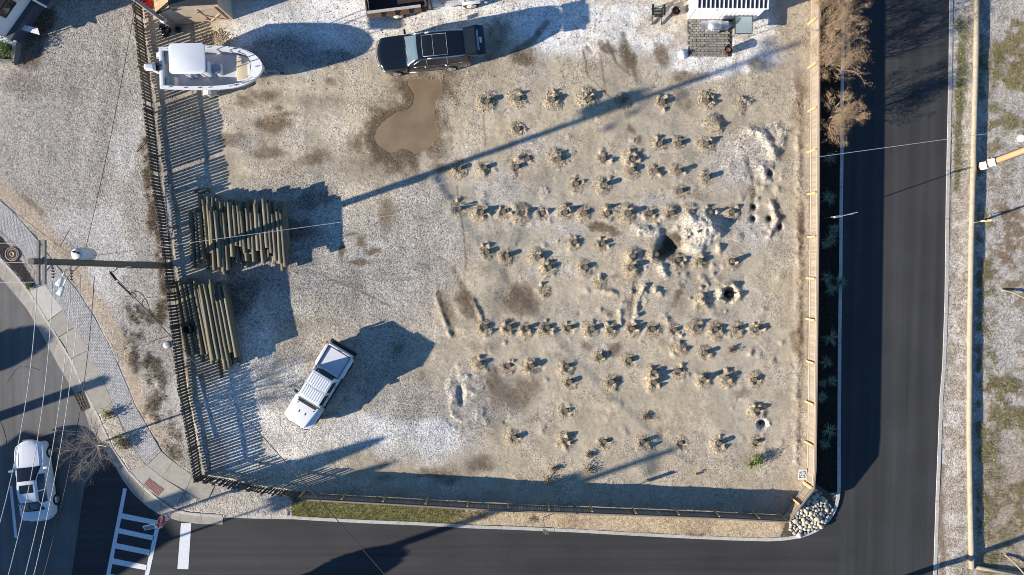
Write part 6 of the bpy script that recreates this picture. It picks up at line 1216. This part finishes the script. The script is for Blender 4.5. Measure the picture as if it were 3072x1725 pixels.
p0 = P(2480, 1815, ZR); g = thing('utility_pole', 'slim brown utility pole at the corner below the side street', 'utility pole', tuple(p0)); MB().tube([(0, 0, -.3), (0, 0, 9.0)], [.20, .14], 12).build('pole', M_pole, g); MB().bar((0, -.9, 8.5), (0, .9, 8.5), .12, .14).build('crossarm', M_arm, g)
# ================================================================ plants
def leaf_cloud(pts, size, mats, parent, name, seed=0, flat=0.0):
    """many small leaf faces, one mesh"""
    r = np.random.default_rng(seed); n = len(pts); p = np.array(pts, np.float32); s = size*r.uniform(.6, 1.3, n)[:, None].astype(np.float32)
    a = r.normal(size=(n, 3)); a[:, 2] *= (1-flat); a /= np.linalg.norm(a, axis=1, keepdims=True); b_ = r.normal(size=(n, 3)); b_ -= a*(a*b_).sum(1, keepdims=True); b_ /= np.linalg.norm(b_, axis=1, keepdims=True)
    v = np.stack([p-a*s, p+b_*s*.5, p+a*s, p-b_*s*.5], 1).reshape(-1, 3); me_ = bpy.data.meshes.new(name); me_.from_pydata([tuple(x) for x in v.tolist()], [], [(4*i, 4*i+1, 4*i+2, 4*i+3) for i in range(n)])
    for m in mats: me_.materials.append(m)
    me_.polygons.foreach_set('material_index', r.integers(0, len(mats), n).astype(np.int32)); me_.update(); return put(name, me_, parent)
def grow(mb, p, d, L, r, depth, R, tips, kids=(3, 4), spread=.7, up=.15, nseg=3, taper=.6, shrink=(.55, .8)):
    pts = [p]; q = p; dd = d.normalized()
    for k in range(nseg):
        dd = (dd+Vector((R.gauss(0, .13), R.gauss(0, .13), R.gauss(0, .08)+up*.3))).normalized(); q = q+dd*(L/nseg); pts.append(q)
    mb.tube(pts, [r*(1-(1-taper)*k/nseg) for k in range(nseg+1)], 6 if r > .03 else (4 if r > .012 else 3), 0, cap=False)
    if depth == 0:
        tips.extend(pts[1:]); return
    if depth <= 2: tips.append(pts[-1])
    for k in range(R.randint(*kids)):
        i = R.choice(range(1, nseg+1)) if k else nseg; base = pts[i]; ax = Vector((R.gauss(0, 1), R.gauss(0, 1), R.gauss(0, .6))).normalized(); nd = (dd+ax*spread).normalized(); nd.z += up*.4
        grow(mb, base, nd, L*R.uniform(*shrink), r*taper*R.uniform(.6, .85), depth-1, R, tips, kids, spread, up, nseg, taper, shrink)
M_bark = mat('pale_bark', (.36, .28, .20), .9, .25, 6); M_barkd = mat('grey_bark', (.19, .165, .14), .9, .25, 6)
LT = [mat('leaf_tan', (.40, .28, .17), .9, .2, 3), mat('leaf_russet', (.30, .19, .115), .9, .2, 3), mat('leaf_olive', (.19, .16, .075), .9, .2, 3)]
def shrub(px, py, h, sp, label, seed, olive=False):
    R = random.Random(seed); p = P(px, py, -.1); g = thing('shrub', label, 'shrub', (p.x, p.y, -.12), 0, None); mb = MB(); tips = []
    for k in range(9):
        a = k*.7+R.uniform(-.3, .3); d = Vector((math.cos(a)*sp, math.sin(a)*sp, 1)).normalized(); grow(mb, Vector((.08*math.cos(a), .08*math.sin(a), 0)), d, h*.5, .035, 3, R, tips, (3, 4), .75, .25)
    mb.build('branches', M_bark, g); pts = []
    for t_ in tips:
        if R.random() < .85: pts += [(t_.x+R.gauss(0, .09), t_.y+R.gauss(0, .09), t_.z+R.gauss(0, .08)) for _ in range(6)]
    leaf_cloud(pts, .030, LT if olive else LT[:2]+LT[:1]+LT[2:], g, 'foliage', seed)
shrub(2478, 84, 2.7, .66, 'wide brown-leaved shrub behind the fence, olive at its top', 31, True); shrub(2482, 188, 2.8, .68, 'largest pale-branched brown shrub overhanging the side street', 32); shrub(2488, 366, 2.2, .62, 'lone round brown shrub between the large shrub and the spiky plants', 33); shrub(2470, 10, 2.1, .5, 'brown shrub at the end of the planting bed behind the fence', 34, True)
# bare street tree
R = random.Random(8); p0 = P(347, 1311); g = thing('bare_tree', 'leafless small tree reaching over the street beside the sedan', 'tree', tuple(p0)); mb = MB(); tips = []
mb.tube([(0, 0, -.2), (.03, .02, .9), (.0, .0, 1.75)], [.075, .06, .05], 8)
mb.build('trunk', M_barkd, g); mb = MB()
for k in range(11):
    a = k*.82; grow(mb, Vector((0, 0, 1.45+.05*k)), Vector((math.cos(a)*.85, math.sin(a)*.85, .8)), 1.15, .035, 3, R, tips, (4, 6), .75, .10, shrink=(.52, .8))
mb.build('crown', mat('twig_grey', (.34, .29, .24), .9, .2, 6), g)
# round trees out of the view to the lower left
def round_tree(px, py, h, r, label, seed):
    R = random.Random(seed); p = P(px, py); g = thing('round_tree', label, 'tree', (p.x, p.y, ZL)); mb = MB(); tips = []; mb.tube([(0, 0, -.2), (0, 0, h-r)], [.12, .08], 8); mb.build('trunk', M_barkd, g)
    pts = []
    for _ in range(5200):
        v = Vector((R.gauss(0, 1), R.gauss(0, 1), R.gauss(0, 1))).normalized()*r*R.random()**.28; pts.append((v.x, v.y, v.z+h))
    leaf_cloud(pts, .11, [mat('leaf_green', (.05, .08, .03), .8, .3, 3)], g, 'crown', seed)
round_tree(-612, 1265, 3.6, 1.15, 'clipped round evergreen across the old street', 5)
def shadow_caster(px, py, z0, z1, r, label, seed):  # unseen crown on a thin trunk, added only to cast a shadow tongue on the lot
    R = random.Random(seed); p = P(px, py); g = thing('shadow_caster', label, 'tree', (p.x, p.y, ZL)); MB().tube([(0, 0, -.2), (0, 0, z0+.4)], [.10, .06], 8).build('trunk', M_barkd, g); pts = []
    for _ in range(3800):
        t_ = R.random(); rr = r*(1-t_)**.6*R.random()**.4; a = R.uniform(0, 6.283); pts.append((rr*math.cos(a), rr*math.sin(a), z0+(z1-z0)*t_))
    leaf_cloud(pts, .10, [MATS['leaf_green']], g, 'crown', seed)
round_tree(600, 1870, 2.9, 1.0, 'clipped round evergreen beyond the cross street', 6)
shadow_caster(-60, 1737, 5.65, 7.8, .62, 'unseen tree-shaped shadow caster added beyond the old street corner', 71); shadow_caster(-70, 1822, 5.75, 8.0, .5, 'slimmer unseen tree-shaped shadow caster added behind the first one', 72)
# spiky plants in the bed
M_yu = mat('yucca_leaf', (.15, .235, .15), .6, .3, 4, obvar=.15); M_yu2 = mat('yucca_leaf_pale', (.32, .38, .25), .6, .3, 4)
def yucca(px, py, r, label, seed):
    R = random.Random(seed); p = P(px, py, .25); z = min(0, ground_z(p.x, p.y)); g = thing('spiky_plant', label, 'plant', (p.x, p.y, z), 0, 'spiky plants along the side street'); mb = MB()
    mb.tube([(0, 0, -.1), (0, 0, .22)], [.05, .06], 7); mb.build('stem', M_barkd, g); mb = MB()
    for k in range(64):
        a = R.uniform(0, 6.283); el = R.uniform(.05, 1.25); L = r*R.uniform(.8, 1.15); w = .018; d = Vector((math.cos(a), math.sin(a), 0)); s = Vector((-math.sin(a), math.cos(a), 0)); b0 = Vector((0, 0, .2)); vs_ = []
        for j in range(4):
            t_ = j/3; q = b0+d*L*t_*math.cos(el)+Vector((0, 0, L*t_*math.sin(el)-.25*L*t_*t_)); wt = w*(1-t_*.9)*(1 if j else .7); vs_ += [q-s*wt, q+s*wt+Vector((0, 0, .004))]
        mb.add(vs_, [(2*j, 2*j+1, 2*j+3, 2*j+2) for j in range(3)], R.choice((0, 0, 0, 1)))
    mb.build('leaves', [M_yu, M_yu2], g)
YL = 'dark green spiky rosette plant in the black bed outside the fence'
for i, (x, y, r) in enumerate([(2491, 477, .52), (2487, 593, .60), (2493, 717, .62), (2505, 688, .45), (2476, 735, .35), (2483, 832, .52), (2524, 849, .55), (2497, 866, .52), (2495, 1014, .66), (2479, 1088, .52), (2499, 1144, .42), (2468, 1150, .40), (2467, 1192, .42), (2491, 1293, .58), (2478, 1332, .45)]):
    l = YL
    if i == 0: l = 'spiky rosette plant under the pale service wire, next to the lone shrub'
    elif i == 8: l = 'widest solitary spiky rosette plant between two kerb joints of the bed'
    elif i in (13, 14): l = 'bright tipped spiky rosette plant nearest to the river stones'
    yucca(x, y, r, l, i+40)
def leafy(px, py, r, h, label, m, seed, n=260, name='leafy_shrub', size=.05, z=0.0):
    R = random.Random(seed); p = P(px, py, z); g = thing(name, label, 'shrub', (p.x, p.y, max(z, ground_z(p.x, p.y)))); pts = [(R.gauss(0, r*.45), R.gauss(0, r*.45), abs(R.gauss(h*.5, h*.3))) for _ in range(n)]
    leaf_cloud(pts, size, m, g, 'foliage', seed, .3); mb = MB()
    for k in range(6): a = k*1.05; mb.tube([(0, 0, -.05), (r*.4*math.cos(a), r*.4*math.sin(a), h*.7)], [.012, .005], 4)
    mb.build('stems', M_barkd, g)
LG = [mat('lime_leaf', (.16, .24, .03), .7, .25, 3), mat('green_leaf', (.07, .12, .03), .7, .25, 3)]; LY = [LG[1], mat('straw_leaf', (.36, .30, .14), .85, .2, 3), mat('yellow_leaf', (.22, .22, .06), .8, .2, 3)]; LBR = [mat('dry_leaf', (.21, .15, .09), .9, .3, 3), mat('dry_leaf2', (.12, .09, .06), .9, .3, 3)]
leafy(2272, 1378, .36, .42, 'bright lime green weed bush near the fence corner', LG[:1]+LG, 1, 420); leafy(2252, 1393, .22, .25, 'small lime green weed next to the bright bush', LG, 2, 160)
leafy(328, 1240, .34, .35, 'yellow-green tuft in the planting strip by the drain grate', LY, 3, 300); leafy(365, 1322, .42, .40, 'yellow-green tuft at the foot of the bare tree', LY, 4, 380); leafy(380, 1335, .35, .3, 'dry brown tuft beside the bare tree tuft', LBR, 5, 200); leafy(18, 152, .75, .55, 'green variegated shrub filling the timber planter', LY[:1]+LG, 6, 900, z=.3); leafy(52, 190, .2, .2, 'dry weed below the planter corner', LBR, 7, 90); leafy(90, 862, .18, .2, 'small green weed at the slab end by the manhole bed', LG, 8, 90); leafy(2090, 695, .10, .15, 'tiny green sprig on the spoil heap', LG, 9, 30); leafy(2088, 1422, .12, .2, 'tiny green sprout on the sand near the fence', LY, 10, 40)
DW = ['dry weed clump among the lowest pile row', 'flat grey-brown weed clump on bare sand', 'wide dry weed clump near the cross street fence', 'small dark weed clump above the fence shade', 'straw coloured weed tuft at the edge of the fence shade', 'dry weed tuft beside a pile at the lot edge']
for i, (x, y, r) in enumerate([(1936, 1249, .28), (1767, 1363, .24), (1769, 1408, .40), (1665, 1404, .20), (1643, 1440, .34), (2192, 1050, .22)]): leafy(x, y, r, .16, DW[i], LBR if i != 4 else [LY[1], LBR[0]], 20+i, 170, 'dry_weed', .045)
# uncountable ground cover
def blades(name, label, cat, pts, hgt, w, mats, seed, spread=.06, per=4):
    r = np.random.default_rng(seed); n = len(pts)*per; b_ = np.repeat(np.array(pts, np.float32), per, 0); b_[:, :2] += r.normal(0, spread, (n, 2)); a = r.uniform(0, 6.283, n); ln = r.uniform(.2, 1.1, n)*hgt; h = hgt*r.uniform(.4, 1.1, n)
    s = np.stack([-np.sin(a), np.cos(a), np.zeros(n)], 1)*w*r.uniform(.6, 1.4, n)[:, None]; tip = b_+np.stack([np.cos(a)*ln, np.sin(a)*ln, h], 1); b_[:, 2] -= .01
    v = np.stack([b_-s, b_+s, tip], 1).reshape(-1, 3); me_ = bpy.data.meshes.new(name); me_.vertices.add(len(v)); me_.vertices.foreach_set('co', v.astype(np.float32).ravel()); me_.loops.add(3*n); me_.loops.foreach_set('vertex_index', np.arange(3*n, dtype=np.int32)); me_.polygons.add(n); me_.polygons.foreach_set('loop_start', np.arange(0, 3*n, 3, dtype=np.int32)); me_.polygons.foreach_set('loop_total', np.full(n, 3, np.int32))
    for m in mats: me_.materials.append(m)
    me_.polygons.foreach_set('material_index', r.integers(0, len(mats), n).astype(np.int32)); me_.update(); return tag(stuff(put(name, me_)), label, cat)
def scatter(mask, n, seed):
    r = np.random.default_rng(seed); w = np.clip(mask, 0, None).ravel().astype(np.float64); w /= w.sum(); i = r.choice(w.size, n, p=w); x = X.ravel()[i]+r.uniform(-.5, .5, n)*GS; y = Y.ravel()[i]+r.uniform(-.5, .5, n)*GS; return np.stack([x, y, Zg.ravel()[i]], 1)
inframe = (PX > -20) & (PX < 3090) & (PY > -20) & (PY < 1745) & ~drop & ~walk & ~gutter
LGR = [mat('turf', (.20, .215, .065), .85, .3, 3), mat('turf_pale', (.33, .30, .12), .85, .3, 3), mat('turf_dark', (.07, .095, .03), .85, .3, 3)]
blades('verge_grass', 'green turf strip between board fence and kerb', 'grass', scatter((vb & (PX < 1430) & (PX > 872) & inframe)*(1-sstep(1300, 1430, PX)+.02), 5200, 1), .05, .008, LGR, 1, .04, 5)
fm = F_*inframe*(PX > 2925)*(grn*sstep(.36, .55, n_sm)+.05); blades('field_weeds', 'low olive and brown weeds spread over the field', 'weeds', scatter(fm, 9000, 2), .065, .014, [LGR[1], LBR[0], mat('weed_olive', (.20, .19, .10), .9, .3, 3), LY[1]], 2, .07, 5)
gm2 = F_*inframe*(stroke([(2885, 60), (2886, 250), (2880, 330)], 14)+stroke([(2870, 380), (2880, 460), (2868, 560)], 16)*.5+stroke([(2940, 100), (2945, 300)], 10)*.6+blob(2995, 160, 22, 40)*.7+stroke([(2960, 1000), (2975, 1100)], 12)*.3); blades('roadside_grass', 'fresh green grass tufts between side street and long log', 'grass', scatter(gm2, 1500, 3), .08, .012, [LGR[0], LG[1], LGR[1]], 3, .06, 5)
lw = (~lot)*inframe*(PX < 640)*(wd*1.0+blob(430, 950, 70, 40, 40)+blob(410, 1060, 45, 90, -15)+blob(470, 1150, 40, 110, -8)+blob(500, 1300, 30, 80, -10)*.7)*sstep(.38, .6, n_sm*.7+n_mid*.3); blades('dry_weeds', 'dry brown weeds along the outer foot of the picket fence', 'weeds', scatter(lw, 2300, 4), .07, .010, LBR+[LY[1]], 4, .06, 5)
lt = inframe*(stroke([(478, 815), (492, 850), (497, 880)], 14, .5)+stroke([(470, 640), (478, 700), (488, 760)], 12, .5)*.6+L_*stroke([(2402, 620), (2400, 1000), (2396, 1400)], 9, .5)*.35+L_*blob(1560, 1186, 60, 45)*.2)
pts = scatter(lt, 1500, 5); pts[:, 2] += .015; lc = leaf_cloud(pts, .028, [mat('litter_rust', (.30, .15, .06), .9, .3, 3), LBR[0], LBR[1]], None, 'leaf_litter', 5, .6); tag(stuff(lc), 'rust brown fallen leaves caught along the fences', 'leaves')
vd = vb*inframe*(PX > 1330)*(stroke([(1330, 1535), (1400, 1545), (1450, 1550)], 14, .6)+blob(1597, 1565, 16, 14)*1.0+stroke([(2060, 1600), (2110, 1603)], 6)*.8+.03); blades('verge_weeds', 'sparse dry tufts on the bare strip by the kerb', 'weeds', scatter(vd, 900, 6), .06, .010, [LGR[1], LBR[0]], 6, .05, 5)
# loose stones
def pebbles(name, label, pts, smin, smax, mats, seed):
    r = np.random.default_rng(seed); n = len(pts); o8 = np.array([(1, 0, 0), (0, 1, 0), (-1, 0, 0), (0, -1, 0), (0, 0, 1), (0, 0, -1)], np.float32); f8 = np.array([(0, 1, 4), (1, 2, 4), (2, 3, 4), (3, 0, 4), (1, 0, 5), (2, 1, 5), (3, 2, 5), (0, 3, 5)])
    s = (smin+(smax-smin)*r.random(n)**2.5)[:, None, None]; v = o8[None]*s*r.uniform(.6, 1.25, (n, 6, 1)); a = r.uniform(0, 6.283, n); c, q = np.cos(a)[:, None], np.sin(a)[:, None]; v = np.stack([v[..., 0]*c-v[..., 1]*q, v[..., 0]*q+v[..., 1]*c, v[..., 2]*.75], -1)+pts[:, None, :]
    f = (f8[None]+(np.arange(n)*6)[:, None, None]).reshape(-1, 3); me_ = bpy.data.meshes.new(name); me_.vertices.add(n*6); me_.vertices.foreach_set('co', v.astype(np.float32).ravel()); me_.loops.add(f.size); me_.loops.foreach_set('vertex_index', f.ravel().astype(np.int32)); me_.polygons.add(len(f)); me_.polygons.foreach_set('loop_start', np.arange(0, f.size, 3, dtype=np.int32)); me_.polygons.foreach_set('loop_total', np.full(len(f), 3, np.int32))
    for m in mats: me_.materials.append(m)
    me_.polygons.foreach_set('material_index', np.repeat(r.integers(0, len(mats), n), 8).astype(np.int32)); me_.update(); return tag(stuff(put(name, me_)), label, 'gravel')
PB = [mat('pebble_pale', (.44, .385, .30), .9, .2, 5), mat('pebble_tan', (.34, .265, .175), .9, .2, 5), mat('pebble_grey', (.24, .23, .22), .9, .2, 5)]
noPud = (pud_d > 2)
pebbles('loose_stones', 'loose tan stones around the dug piles', scatter(L_*inframe*noPud*(pr*1.6+.06), 15000, 7), .012, .05, PB, 7)
pebbles('crushed_shell', 'crushed pale shell and stone over lot and drive', scatter((L_*noPud*grav+(~lot)*(PX < 640)*.8)*inframe*(PX < 2440), 14000, 8), .012, .034, PB[:1]+PB[1:], 8)
pebbles('heap_stones', 'coarse tan stones heaped before the plywood shed', scatter(blob(650, 115, 62, 28, -10)*inframe*L_, 900, 9), .02, .06, PB[1:2]+PB[:1], 9)
